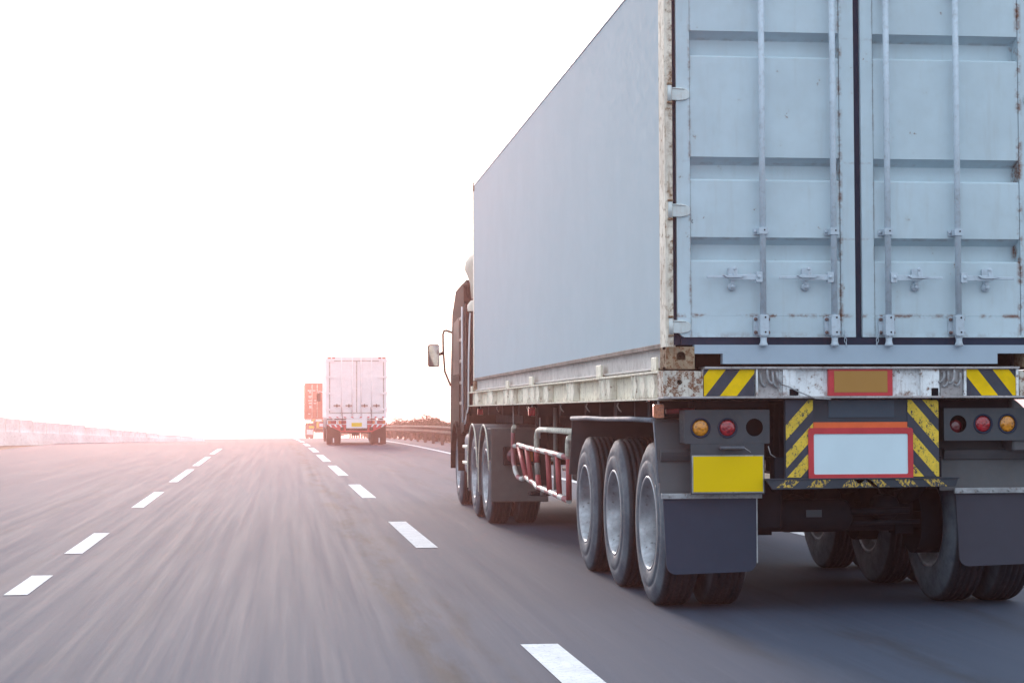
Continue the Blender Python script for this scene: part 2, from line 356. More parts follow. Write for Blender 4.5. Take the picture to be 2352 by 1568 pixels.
# ------------------------------------------------------------------ wheels (built once, copied)
def make_wheel(R=.52, w=.27):
    """outer face looks to -x; origin at the hub, outer sidewall at x=0"""
    root = bpy.data.objects.new('wheel', None); COL.objects.link(root)
    bm = bm_new(); rb = .295
    pr = [(.03, rb-.004), (.012, rb+.004), (.004, rb+.03), (.0, rb+.07), (.002, rb+.10), (.010, rb+.108), (.006, rb+.116), (.010, rb+.15), (.022, rb+.185), (.030, R-.026), (.038, R-.008), (.055, R)]
    g = .012
    for cx in (.075, .115, .155, .195): pr += [(cx-.008, R), (cx-.006, R-g), (cx+.006, R-g), (cx+.008, R)]
    pr += [(w-.055, R), (w-.038, R-.008), (w-.028, R-.03), (w-.006, R-.08), (w, rb+.07), (w-.01, rb+.01), (w-.03, rb-.004)]
    lathe(bm, pr, 'x', 64)
    obj('tyre', bm, 'tyre', root)
    bm = bm_new()
    lathe(bm, [(.03, .300), (.012, .304), (.006, .298), (.010, .286), (.030, .280), (.055, .268), (.12, .262), (.185, .255), (.20, .235), (.198, .18), (.176, .14), (.172, .095), (.14, .09), (.125, .085), (.12, .06), (.118, .0005)], 'x', 56)
    for k in range(10):
        t = 2*pi*k/10; lathe(bm, [(.19, .013), (.155, .013), (.152, .0005)], 'x', 6, (0, .118*cos(t), .118*sin(t)))
    lathe(bm, [(w-.03, .300), (w-.012, .304), (w-.02, .28), (.215, .262), (.20, .235)], 'x', 56)
    obj('rim', bm, 'rim', root)
    return root
WH = make_wheel()
_first = [True]
def put_wheel(parent, loc, right=False):
    if _first[0]: _first[0] = False; WH.parent = parent; WH.location = loc; o = WH
    else: o = dup(WH, parent, loc)
    o.rotation_euler = (random.uniform(0, 1), 0, 0) if not right else (random.uniform(0, 1), 0, pi)
    return o

FX, FY = 3.487, 11.264          # near truck: rear centre, on the ground
# ================================================================== near shipping container
ZB, ZT, L = 1.493, 4.101, 12.19
ct = thing('shipping_container', 'large pale blue shipping container with closed double doors, on the nearest trailer', 'container', (FX, FY, ZB))
Z = lambda z: z-ZB
def bx(bm, x0, x1, y0, y1, z0, z1, bev=0): box(bm, x0, x1, y0, y1, Z(z0), Z(z1), bev)
for sx in (-1, 1):
    # rear post: an angled section with a rounded outer edge
    bm = bm_new(); o_ = sx*1.219
    prof = [(1.219, .012), (1.213, .002), (1.200, 0), (1.176, 0), (1.172, .006), (1.172, .05), (1.150, .055), (1.150, .12), (1.19, .20), (1.214, .20), (1.219, .19)]
    prism(bm, [(sx*a, b) for a, b in prof], Z(1.62), Z(4.0), 'xy')
    for k, zc in enumerate((1.94, 2.24, 2.62, 2.95, 3.35, 3.6)): pass
    obj('corner_post', bm, 'post', ct)
    bm = bm_new(); bx(bm, sx*1.219, sx*1.11, L-.12, L, 1.62, 4.0, .006); obj('corner_post', bm, 'cream', ct)
    # castings
    for y0, y1, zz in ((-.003, .178, ZB), (-.003, .178, ZT-.118), (L-.175, L+.006, ZB), (L-.175, L+.006, ZT-.118)):
        rear = y0 < 1; bm = bm_new(); xa, xb = sorted((sx*1.222, sx*1.045))
        if rear and zz == ZB:
            cx = sx*1.128; hole = [(cx+.028*cos(t), Z(zz)+.078+.028*sin(t)) for t in [pi*k/10 for k in range(11)]]+[(cx-.028, Z(zz)+.055), (cx+.028, Z(zz)+.055)]
            holed(bm, [(xa, Z(zz)), (xb, Z(zz)), (xb, Z(zz)+.135), (xa, Z(zz)+.135)], [hole], y0, y0+.014)
            box(bm, xa, xb, y0+.10, y1, Z(zz), Z(zz)+.135); 
            xo = sx*1.222; xi = sx*1.208; side = [(y0+.085+.022*cos(t), Z(zz)+.07+.038*sin(t)) for t in [2*pi*k/14 for k in range(14)]]
            holed(bm, [(y0+.014, Z(zz)), (y0+.10, Z(zz)), (y0+.10, Z(zz)+.135), (y0+.014, Z(zz)+.135)], [[(y0+.055+.020*cos(t), Z(zz)+.062+.034*sin(t)) for t in [2*pi*k/14 for k in range(14)]]], xo, xi, 'yz')
            box(bm, *sorted((sx*1.05, sx*1.045)), y0+.014, y0+.1, Z(zz), Z(zz)+.135); box(bm, xa, xb, y0+.014, y0+.1, Z(zz)+.12, Z(zz)+.135); box(bm, xa, xb, y0+.014, y0+.1, Z(zz), Z(zz)+.012)
        else:
            box(bm, xa, xb, y0, y1, Z(zz), Z(zz)+.118, .008)
        obj('corner_casting', bm, 'casting', ct)
    # side wall, rails
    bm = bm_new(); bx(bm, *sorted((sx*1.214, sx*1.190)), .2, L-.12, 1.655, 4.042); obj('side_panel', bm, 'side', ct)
    bm = bm_new()
    prism(bm, [(sx*a, Z(b)) for a, b in ((1.219, 1.653), (1.219, 1.640), (1.186, 1.618), (1.184, 1.515), (1.212, 1.505), (1.212, 1.497), (1.150, 1.497), (1.150, 1.653))], .178, L-.175, 'xz')
    br = obj('bottom_rail', bm, 'botrail', ct)
    bm = bm_new(); bx(bm, *sorted((sx*1.2205, sx*1.205)), .185, L-.18, 1.624, 1.652, .002); obj('rail_lip', bm, 'lip', br)
    bm = bm_new(); bx(bm, *sorted((sx*1.221, sx*1.16)), .178, L-.175, 4.044, 4.102, .004); obj('top_rail', bm, 'toprail', ct)
bm = bm_new()
nr = 44; 
for k in range(nr):
    y0 = .2+(L-.4)*k/nr; y1 = .2+(L-.4)*(k+1)/nr; q = (y1-y0)/4
    for a, b, z0, z1 in ((y0, y0+q, 4.085, 4.085), (y0+q, y0+2*q, 4.085, 4.098), (y0+2*q, y0+3*q, 4.098, 4.098), (y0+3*q, y1, 4.098, 4.085)):
        v = [bm.verts.new((x, y, Z(z))) for x, y, z in ((-1.16, a, z0), (1.16, a, z0), (1.16, b, z1), (-1.16, b, z1))]; bm.faces.new(v)
obj('roof', bm, 'toprail', ct)
bm = bm_new(); bx(bm, -1.11, 1.11, L-.05, L-.02, 1.6, 4.05); obj('front_wall', bm, 'side', ct)
bm = bm_new(); bx(bm, -1.15, 1.15, .17, L-.1, 1.60, 1.655)
for k in range(30): bx(bm, -1.15, 1.15, .5+.39*k, .55+.39*k, 1.50, 1.60)
obj('floor_frame', bm, 'black', ct)
bm = bm_new()
prism(bm, [(-1.045, Z(1.586)), (-.870, Z(1.586)), (-.870, Z(1.524)), (.868, Z(1.524)), (.868, Z(1.588)), (1.045, Z(1.588)), (1.045, Z(1.640)), (-1.045, Z(1.640))], -.004, .06, 'xz'); obj('door_sill', bm, 'sill', ct)
bm = bm_new(); bx(bm, -1.172, 1.172, 0, .12, 4.0, 4.1, .005); obj('door_header', bm, 'toprail', ct)
bm = bm_new()
for a, b, c, d in ((-1.172, -1.12, 1.64, 4.0), (1.12, 1.172, 1.64, 4.0), (-.05, .04, 1.69, 4.0), (-1.12, 1.12, 1.640, 1.69)): bx(bm, a, b, .045 if c > 1.65 or b < 0 and a < -1 or a > 1 else .03, .10, c, d)
obj('door_gasket', bm, 'gasket', ct)
bm = bm_new(); bx(bm, -1.12, 1.12, .125, .14, 1.69, 4.0); obj('door_lining', bm, 'black', ct)
# doors
CHN = [(3.570, 3.532, 3.426, 3.408), (2.793, 2.755, 2.662, 2.646), (2.300, 2.263, 2.163, 2.149)]
def make_door(x0, x1, hand):
    """hand -1: left leaf (hinged at x0); +1: right leaf (hinged at x1)"""
    s0, s1 = (.084, .092) if hand < 0 else (.078, .112)       # stile widths left, right
    xa, xb = x0+s0, x1-s1; zb = 1.687; zt = 3.985
    bm = bm_new()
    bv = .003
    if hand < 0:
        prism(bm, [(x0+.045, Z(zb)), (xa, Z(zb)), (xa, Z(zt)), (x0, Z(zt)), (x0, Z(zb+.05)), (x0+.012, Z(zb+.022)), (x0+.028, Z(zb+.006))], .018, .07, 'xz')
        bx(bm, xb, x1, .018, .07, zb, zt, bv)
    else:
        bx(bm, x0, xa, .018, .07, zb, zt, bv); bx(bm, xb, x1, .018, .07, zb, zt, bv)
    bx(bm, xa, xb, .020, .07, zb, 1.700, 0); bx(bm, xa, xb, .020, .07, 3.95, zt, 0)
    d = obj('door', bm, 'door', ct, label='left door leaf with two locking rods' if hand < 0 else 'right door leaf with two locking rods')
    # panel: horizontal channels pressed in
    yo, yi = .0245, .118; prof = [(1.700, yo), (1.817, yo), (1.8185, yo+.003), (1.820, yo+.001)]
    for a, b, c, e in CHN[::-1]: prof += [(e, yo), (e+.011, yo+.013), (c, yi-.004), (c+.004, yi), (b-.003, yi), (b, yi-.003), (a, yo)]
    prof += [(3.95, yo)]
    bm = bm_new(); A = [bm.verts.new((xa+.003, y, Z(z))) for z, y in prof]; B = [bm.verts.new((xb-.003, y, Z(z))) for z, y in prof]
    for k in range(len(prof)-1): bm.faces.new((A[k], B[k], B[k+1], A[k+1]))
    for k in range(len(CHN)):   # closed channel ends
        i = 4+7*k
        for Q in (A, B): bm.faces.new([Q[j] for j in range(i, i+7)])
    obj('panel', bm, 'door', d)
    # hinges
    xh = x0 if hand < 0 else x1
    for zc in (1.752, 2.462, 3.176, 3.86):
        bm = bm_new(); s = hand
        def q(u): return xh+s*u        # u>0 towards the post
        poly = [(q(.036), Z(zc+.038)), (q(-.03), Z(zc+.038)), (q(-.066), Z(zc+.028)), (q(-.080), Z(zc+.014)), (q(-.080), Z(zc-.024)), (q(-.066), Z(zc-.034)), (q(-.02), Z(zc-.041)), (q(.036), Z(zc-.041))]
        prism(bm, poly, .004, .018, 'xz', .003)
        tube(bm, [(q(-.05), .003, Z(zc+.028)), (q(0), .001, Z(zc+.032)), (q(.03), .001, Z(zc+.032))], .004, 6)
        tube(bm, [(q(.044), -.002, Z(zc-.048)), (q(.044), -.002, Z(zc+.048))], .013, 12)
        box(bm, *sorted((q(.03), q(.06))), .004, .03, Z(zc-.046), Z(zc+.046))
        obj('hinge', bm, 'hinge', d)
        bm = bm_new(); tube(bm, [(q(.044), -.002, Z(zc-.062)), (q(.044), -.002, Z(zc-.052))], .017, 10); tube(bm, [(q(.044), -.002, Z(zc+.052)), (q(.044), -.002, Z(zc+.064))], .017, 10); obj('hinge_pin', bm, 'casting', d)
    return d
DL = make_door(-1.145, -.026, -1); DR = make_door(.017, 1.146, 1)
def make_rod(d, x, side, hx, cx):
    """locking rod at x; handle reaches to hx, catch at cx"""
    yr = -.032; zt = 3.95
    bm = bm_new(); tube(bm, [(x, yr, Z(1.70)), (x, yr, Z(2.9)), (x, yr, Z(zt))], .0195, 14)
    tube(bm, [(x, yr, Z(1.700)), (x, yr, Z(1.684))], .024, 14)
    obj('locking_rod', bm, 'rod', d)
    # cam foot below the bottom bracket
    bm = bm_new(); tube(bm, [(x, yr, Z(1.686)), (x, yr, Z(1.668)), (x, yr, Z(1.652)), (x, yr, Z(1.640)), (x, yr, Z(1.630))], .02, 12, radii=[.021, .019, .021, .027, .022])
    obj('rod_cam', bm, 'rod', d)
    # bottom bracket: plate with bolts and a long guide sleeve
    bm = bm_new()
    prism(bm, rrect(x-.052, x+.050, Z(1.700), Z(1.815), .012), .004, .021, 'xz')
    prism(bm, rrect(x-.027, x+.027, Z(1.695), Z(1.822), .008), yr-.028, .004, 'xz', .004)
    obj('rod_bracket', bm, 'rod', d)
    for bxx, bz in ((-.040, 1.797), (.040, 1.797), (-.040, 1.716), (.040, 1.716)):
        bm = bm_new(); lathe(bm, [(.004, .011), (-.004, .011), (-.008, .006), (-.008, .0004)], 'y', 8, (x+bxx, 0, Z(bz))); obj('bracket_bolt', bm, 'bolt', d)
    for bz in (1.806, 1.716):
        bm = bm_new(); lathe(bm, [(0, .0055), (-.003, .0055), (-.003, .0004)], 'y', 8, (x+.006, yr-.028, Z(bz))); obj('bracket_rivet', bm, 'black', d)
    for zc in (2.334, 3.84):
        bm = bm_new()
        prism(bm, rrect(x-.046, x+.046, Z(zc-.019), Z(zc+.019), .007), .010, .022, 'xz')
        prism(bm, rrect(x-.027, x+.027, Z(zc-.020), Z(zc+.020), .004), yr-.025, .010, 'xz', .004)
        for u in (-.037, .037): lathe(bm, [(.01, .008), (.0, .008), (-.003, .005), (-.003, .0004)], 'y', 8, (x+u, 0, Z(zc)))
        obj('rod_guide', bm, 'rod', d)
        bm = bm_new(); lathe(bm, [(0, .005), (-.002, .005), (-.002, .0004)], 'y', 8, (x+.006, yr-.0255, Z(zc+.005))); obj('guide_hole', bm, 'black', d)
    # handle: hub on the rod, bar, flattened grip
    bm = bm_new(); zh = 2.055; sg = 1 if hx > x else -1
    prism(bm, rrect(*sorted((x+sg*.010, x+sg*.048)), Z(zh-.035), Z(zh+.028), .006), yr-.030, yr+.006, 'xz', .003)
    lathe(bm, [(0, .011), (-.006, .011), (-.009, .006), (-.009, .0004)], 'y', 8, (x+sg*.032, yr-.030, Z(zh-.002)))
    Lh = abs(hx-x)
    def hb(u0, u1, z0, z1, t=.010, y=yr-.024): box(bm, *sorted((x+sg*u0, x+sg*u1)), y, y+t, Z(z0), Z(z1), .002)
    hb(.040, Lh*.62, zh-.022, zh+.012); hb(Lh*.60, Lh, zh-.013, zh+.004, .012)
    obj('handle', bm, 'rod', d)
    # catch: pivoting strap over the handle, round plate under it
    bm = bm_new()
    prism(bm, rrect(cx-.022, cx+.022, Z(zh-.005), Z(zh+.058), .012), .006, .020, 'xz')
    prism(bm, [(cx-.012, Z(zh+.050)), (cx-.004, Z(zh+.060)), (cx+.010, Z(zh+.060)), (cx+.018, Z(zh+.050)), (cx+.022, Z(zh+.006)), (cx+.016, Z(zh-.002)), (cx-.002, Z(zh)), (cx-.008, Z(zh+.02))], yr-.036, yr-.029, 'xz', .002)
    prism(bm, [(cx-.070, Z(zh+.006)), (cx+.062, Z(zh+.006)), (cx+.040, Z(zh-.008)), (cx-.045, Z(zh-.008))], yr-.040, yr-.014, 'xz')
    lathe(bm, [(.02, .024), (-.004, .024), (-.010, .019), (-.010, .0004)], 'y', 18, (cx, 0, Z(zh-.060)))
    lathe(bm, [(-.008, .012), (-.022, .012), (-.026, .006), (-.026, .0004)], 'y', 12, (cx, 0, Z(zh-.060)))
    lathe(bm, [(0, .011), (-.014, .011), (-.018, .006), (-.018, .0004)], 'y', 12, (cx+.001, yr-.022, Z(zh+.046)))
    box(bm, cx-.011, cx+.011, -.02, .02, Z(zh-.046), Z(zh-.015))
    obj('handle_catch', bm, 'rod', d)
make_rod(DL, -.622, -1, -.976, -.808); make_rod(DL, -.176, -1, -.528, -.346)
make_rod(DR, .166, 1, .505, .350); make_rod(DR, .612, 1, .962, .800)
# seal chains beside the two inner rods
for x, d in ((-.108, DL), (.110, DR)):
    bm = bm_new()
    for k in range(4):
        zc = Z(1.716-.024*k); w = .007; pts = [(x+(w*cos(t) if k % 2 == 0 else 0)+.004*k*(-1 if x > 0 else 1), -.004+(w*sin(t) if k % 2 else 0), zc+.015*sin(t) if k % 2 == 0 else zc+.015*cos(t)) for t in [2*pi*j/10 for j in range(10)]]
        tube(bm, pts, .0022, 5, closed=True)
    obj('seal_chain', bm, 'rod', d)
# the small stencilled character by the middle hinge
cu = bpy.data.curves.new('mark', 'FONT'); cu.body = '3'; cu.size = .030; cu.extrude = .0004
to = bpy.data.objects.new('mark', cu); COL.objects.link(to)
me = bpy.data.meshes.new_from_object(to.evaluated_get(bpy.context.evaluated_depsgraph_get())); COL.objects.unlink(to); bpy.data.objects.remove(to)
me.transform(Matrix.Translation((-1.040, .0235, Z(2.385))) @ Matrix.Scale(-1, 4, (1, 0, 0)) @ Matrix.Rotation(pi/2, 4, 'X')); me.materials.clear(); me.materials.append(M['hblack'])
mk = bpy.data.objects.new('stencil_mark', me); COL.objects.link(mk); mk.parent = DL

# ================================================================== near semi trailer
tr = thing('semi_trailer', 'semi trailer with black and yellow hazard panels, under the pale blue container', 'trailer', (FX, FY, 0))
def part(name, bm, mat, parent=tr, **k): return obj(name, bm, mat, parent, **k)
for sx in (-1, 1):
    bm = bm_new()
    prism(bm, [(sx*a, b) for a, b in ((1.240, 1.4870), (1.240, 1.4730), (1.178, 1.4710), (1.178, 1.3215), (1.240, 1.3180), (1.240, 1.3070), (1.150, 1.3070), (1.150, 1.4870))], .15, 12.87, 'xz')
    rail = part('side_rail', bm, 'railw')
    for a, b in ((.35, .64), (.69, .92), (.97, 1.13), (2.00, 2.22), (2.25, 2.45), (3.73, 4.12), (5.25, 5.60), (5.86, 6.15), (6.2, 6.58), (6.66, 7.15), (7.9, 8.3), (8.4, 8.75), (9.85, 10.4), (11.5, 11.98), (12.8, 12.87)):
        bm = bm_new(); prism(bm, [(sx*1.179, a), (sx*1.224, a+.006), (sx*1.224, b-.03), (sx*1.179, b)], 1.322, 1.4715, 'xy'); part('stiffener', bm, 'railw', rail)
        for yy in (a-.012, b-.034):
            bm = bm_new(); prism(bm, [(sx*1.180, 1.322), (sx*1.236, 1.322), (sx*1.236, 1.345), (sx*1.226, 1.40), (sx*1.236, 1.455), (sx*1.236, 1.4715), (sx*1.180, 1.4715)], yy, yy+.008, 'xz'); part('gusset', bm, 'cream', rail)
    for y, w, h in ((.235, .16, .085), (2.33, .22, .088), (6.25, .26, .080), (8.25, .22, .072), (12.15, .2, .07)):
        bm = bm_new(); box(bm, *sorted((sx*1.238, sx*1.222)), y, y+w, 1.487, 1.487+h, .004); box(bm, *sorted((sx*1.238, sx*1.224)), y-.012, y-.001, 1.487, 1.487+h*.96, 0); part('container_lug', bm, 'railw', rail)
    for y in (3.2, 4.6, 6.9, 9.6, 1.8):
        bm = bm_new(); tube(bm, [(sx*1.20, y, 1.30), (sx*1.208, y, 1.275), (sx*1.20, y-.02, 1.25), (sx*1.19, y-.05, 1.235)], .005, 6); part('rope_hook', bm, 'tubegrey')
# rear cross beam
bm = bm_new(); box(bm, -.985, 1.005, -.022, .16, 1.492, 1.506, .002); box(bm, -1.243, 1.243, -.024, .16, 1.313, 1.326, .002); bf = part('rear_beam', bm, 'flange')
bm = bm_new(); box(bm, -.99, 1.0, .020, .06, 1.326, 1.492); part('beam_web', bm, 'beam', bf)
for x0, x1, hc in ((-1.243, -.998, -1.143), (1.003, 1.243, 1.15)):
    bm = bm_new(); holed(bm, [(x0, 1.326), (x1, 1.326), (x1, 1.478), ((x1+x0)/2, 1.484), (x0, 1.482)], [circle(hc, 1.412, .016, 16)], -.020, -.006)
    box(bm, x0, x1, .05, .16, 1.326, 1.48); box(bm, *sorted((x0 if x0 < 0 else x1, (x0+.012) if x0 < 0 else x1-.012)), -.006, .05, 1.326, 1.48); part('beam_end', bm, 'beamrust', bf)
for x0, x1, m_ in ((-.496, -.474, 'beam'), (-.665, -.655, 'beam'), (.372, .384, 'beam'), (.387, .492, 'beam'), (.650, .664, 'beam'), (.985, 1.0, 'beam'), (-.474, -.415, 'beam')):
    bm = bm_new(); y0 = -.012 if x1-x0 < .05 else -.004
    if x0 == .387: prism(bm, [(x0, 1.3265), (x0+.055, 1.3265), (x0+.055, 1.375), (x0+.10, 1.375), (x0+.10, 1.3265), (x1, 1.3265), (x1, 1.491), (x0, 1.491)], y0, .0195, 'xz')
    else: box(bm, x0, x1, y0, .0195, 1.3265, 1.4915)
    part('beam_plate', bm, m_, bf)
bm = bm_new(); box(bm, .444, .485, -.008, .018, 1.300, 1.372, .003); part('notch_block', bm, 'black', bf)
bm = bm_new(); box(bm, -.455, -.40, -.010, -.001, 1.33, 1.37, .003); part('notch_block', bm, 'black', bf)
# hook clusters in the two pockets
def hooks(x0, x1, sgn):
    bm = bm_new(); box(bm, x0, x1, .008, .019, 1.327, 1.491); part('pocket_plate', bm, 'flange', bf)
    w = x1-x0
    specs = ((.12, .004, 1.475, 1.40), (.42, -.006, 1.49, 1.415), (.68, .002, 1.48, 1.395), (.88, -.002, 1.475, 1.42))
    for i, (f, y, za, zb) in enumerate(specs):
        bm = bm_new(); x = x0+w*f if sgn > 0 else x1-w*f; dx = .024*sgn
        tube(bm, [(x, y, za), (x, y-.01, za-.02), (x+dx*.1, y-.012, zb+.02), (x+dx*.5, y-.01, zb), (x+dx, y-.006, zb-.012), (x+dx*1.4, y-.002, zb-.004)], .0085, 8); part('lashing_hook', bm, 'bracket', bf)
hooks(-.652, -.520, 1); hooks(.505, .645, -1)
bm = bm_new(); tube(bm, [(-.52, -.02, 1.40), (-.47, -.03, 1.385), (-.42, -.03, 1.36), (-.36, -.03, 1.335), (-.30, -.03, 1.312), (-.2, -.02, 1.307)], .004, 6); part('cable', bm, 'bracket')
# hazard panels on the beam
def hazard(x0, x1, z0, z1, y, slope, starts, wd, parent, yel='yellow', name='hazard_panel', blk='hblack', t=.006):
    bm = bm_new(); box(bm, x0, x1, y, y+t, z0, z1, .001); h = part(name, bm, blk, parent)
    H = z1-z0
    for s in starts:       # s = x position of the stripe's left edge at the bottom
        poly = [(s, z0), (s+wd, z0), (s+wd+slope*H, z1), (s+slope*H, z1)]
        poly = clip_stripe(x0+.001, x1-.001, z0+.001, z1-.001, poly)
        if len(poly) < 3: continue
        bm = bm_new(); prism(bm, poly, y-.0015, y+.001, 'xz'); part('stripe', bm, yel, h)
    return h
hazard(-.990, -.672, 1.3275, 1.490, -.0005, .80, (-1.085, -.890), .105, bf)
hazard(.668, .985, 1.3275, 1.490, -.0005, -.80, (.620+.145, .620+.345), .105, bf)
# amber plate in red frame, mid beam
bm = bm_new(); box(bm, -.212, .194, -.010, .018, 1.327, 1.492, .002); pf = part('red_frame_plate', bm, 'redframe', bf)
bm = bm_new(); box(bm, -.176, .160, -.013, -.009, 1.349, 1.480); part('amber_plate', bm, 'amberplate', pf)
# centre board, striped uprights, plates
Yc = .06
def cx_(v): return v*(FY+Yc)/(FY+.1)+(FX)*((FY+Yc)/(FY+.1)-1)
bm = bm_new(); box(bm, -.470, .508, Yc, Yc+.03, .818, 1.308, .003); bd = part('bumper_board', bm, 'board')
bm = bm_new(); box(bm, -.195, .222, Yc-.006, Yc, 1.195, 1.300); part('blank_plate', bm, 'boardp', bd)
hl = hazard(-.466, -.292, .828, 1.304, Yc-.006, .92, (-.76, -.60, -.44-.02, -.30), .085, bd, 'yelworn', 'hazard_upright', 'hblack')
hr = hazard(.306, .506, .828, 1.304, Yc-.006, -.88, (.30+.02, .30+.19, .30+.36, .30+.52), .090, bd, 'yelworn', 'hazard_upright', 'hblack')
bm = bm_new(); box(bm, -.291, .305, Yc-.007, Yc-.001, 1.128, 1.166, .001); part('orange_strip', bm, 'orange', bd)
bm = bm_new(); holed(bm, rrect(-.326, .338, .812, 1.131, .018), [rrect(-.292, .305, .846, 1.094, .010)], Yc-.016, Yc-.008); rf = part('red_plate_frame', bm, 'redframe', bd)
bm = bm_new(); prism(bm, rrect(-.293, .306, .845, 1.095, .010), Yc-.011, Yc-.0065, 'xz'); part('blank_white_plate', bm, 'paleplate', rf)
# bumper bar with worn stripes
bm = bm_new(); prism(bm, [(-.606, .822), (.618, .822), (.600, .768), (-.560, .756)], .02, .045, 'xz', .002); box(bm, -.606, .622, .012, .06, .817, .823, .001); ub = part('underrun_bar', bm, 'board')
for s in (-.55, -.36, -.145, .02, .09, .28, .46):
    poly = clip_stripe(-.56, .59, .768, .814, [(s, .756), (s+.10, .756), (s+.10+(.07 if s < -.1 else -.07), .816), (s+(.07 if s < -.1 else -.07), .816)])
    if poly: bm = bm_new(); prism(bm, poly, .0175, .021, 'xz'); part('stripe', bm, 'yelworn2', ub)
# lamp boxes
Yl = .08
def lampbox(x0, x1, z0, z1, lamps):
    bm = bm_new(); holed(bm, rrect(x0, x1, z0, z1, .006), [circle(x, z, .0545) for x, z, k in lamps], Yl, Yl+.006)
    box(bm, x0, x0+.006, Yl+.006, Yl+.16, z0, z1); box(bm, x1-.006, x1, Yl+.006, Yl+.16, z0, z1); box(bm, x0, x1, Yl+.006, Yl+.16, z1-.006, z1); box(bm, x0, x1, Yl+.006, Yl+.16, z0, z0+.006)
    b = part('lamp_box', bm, 'lampbox')
    bm = bm_new(); box(bm, x0+.006, x1-.006, Yl+.10, Yl+.11, z0+.006, z1-.006); part('box_liner', bm, 'black', b)
    for x, z, k in lamps:
        if k in ('amber', 'redlens'):
            bm = bm_new(); lathe(bm, [(.02, .063), (-.004, .063), (-.009, .059), (-.006, .052), (.008, .050), (.02, .050)], 'y', 32, (x, Yl, z)); part('lamp_bezel', bm, 'gasket', b)
            bm = bm_new(); lathe(bm, [(.012, .0505), (.004, .049), (-.001, .040), (-.004, .022), (-.005, .0004)], 'y', 32, (x, Yl, z)); part('lamp_lens', bm, k, b)
        elif k == 'low':
            bm = bm_new(); lathe(bm, [(.03, .042), (.022, .040), (.018, .02), (.017, .0004)], 'y', 24, (x, Yl+.02, z-.016)); part('lamp_lens', bm, 'duskred', b)
    return b
lampbox(-1.092, -.560, 1.037, 1.245, ((-.993, 1.134, 'amber'), (-.824, 1.133, 'redlens'), (-.655, 1.136, 'hole')))
lampbox(.550, 1.100, 1.048, 1.250, ((.641, 1.152, 'low'), (.802, 1.152, 'redlens'), (.960, 1.152, 'amber')))
bm = bm_new(); box(bm, -1.056, -.596, Yl-.004, Yl+.006, .728, 1.036, .001); bp = part('plate_backing', bm, 'lampbox')
bm = bm_new(); box(bm, -1.050, -.600, Yl-.008, Yl-.0045, .736, .967, .001); part('number_plate_frame', bm, 'bracket', bp)
bm = bm_new(); box(bm, -1.042, -.607, Yl-.012, Yl-.0075, .743, .960, .001); part('yellow_number_plate', bm, 'plate', bp)
bm = bm_new(); box(bm, -.880, -.730, Yl-.05, Yl-.004, 1.010, 1.016); tube(bm, [(-.88, Yl-.04, 1.012), (-.73, Yl-.04, 1.012)], .010, 8); part('plate_lamp', bm, 'fenderlip', bp)
bm = bm_new(); tube(bm, [(-.57, Yl, 1.02), (-.55, Yl+.02, .97), (-.51, Yl+.03, .945), (-.47, Yl+.04, .93)], .003, 5); tube(bm, [(-.73, Yl-.045, 1.012), (-.69, Yl-.045, .985)], .0025, 5); part('wire', bm, 'bracket')
# mudguards
for sx in (-1, 1):
    bm = bm_new()
    pts = [(.20, .735), (.215, .80), (.33, 1.165), (.36, 1.182), (3.80, 1.182), (3.84, 1.165), (4.02, .73)]; th = .012
    for (a, b), (c, d) in zip(pts, pts[1:]):
        vs = [(sx*x, y, z) for x in (1.225, .56) for y, z in ((a, b), (c, d))]
        n = Vector((0, d-b, -(c-a))).normalized()*th
        V0 = [bm.verts.new(v) for v in vs]; V1 = [bm.verts.new(Vector(v)+n) for v in vs]
        for f in ((0, 1, 3, 2),): bm.faces.new([V0[i] for i in f]); bm.faces.new([V1[i] for i in f[::-1]])
        for i, j in ((0, 1), (1, 3), (3, 2), (2, 0)): bm.faces.new((V0[i], V0[j], V1[j], V1[i]))
    # pressed fold across the rear sheet
    prism(bm, [(.262, 1.00), (.238, 1.00), (.215, .985), (.222, .96), (.236, .93), (.25, .93)], *sorted((sx*1.21, sx*.6)), 'yz')
    g = part('mudguard', bm, 'fender')
    bm = bm_new()
    tube(bm, [(sx*1.232, .362, 1.180), (sx*1.232, 1.2, 1.186), (sx*1.232, 2.2, 1.181), (sx*1.232, 3.0, 1.187), (sx*1.232, 3.80, 1.182)], .017, 8)
    tube(bm, [(sx*1.230, .355, 1.175), (sx*1.230, .215, .80)], .006, 6); part('guard_lip', bm, 'fenderlip', g)
    for k in range(5): bm = bm_new(); box(bm, *sorted((sx*1.17, sx*.45)), .6+.72*k, .64+.72*k, 1.2, 1.30); part('guard_stay', bm, 'chassis', g)
# cowl beside the right-hand lamps
bm = bm_new(); prism(bm, [(1.02, 1.307), (1.04, 1.27), (1.075, 1.25), (1.12, 1.225), (1.15, 1.18), (1.19, 1.06), (1.20, .98), (1.0, .98), (1.0, 1.307)], .10, .34, 'xz', .01); part('guard_cowl', bm, 'fender')
bm = bm_new(); box(bm, -1.02, -.55, .16, .30, 1.26, 1.305); part('lamp_box_hanger', bm, 'chassis')
bm = bm_new(); box(bm, .55, 1.02, .16, .30, 1.245, 1.305); part('lamp_box_hanger', bm, 'chassis')
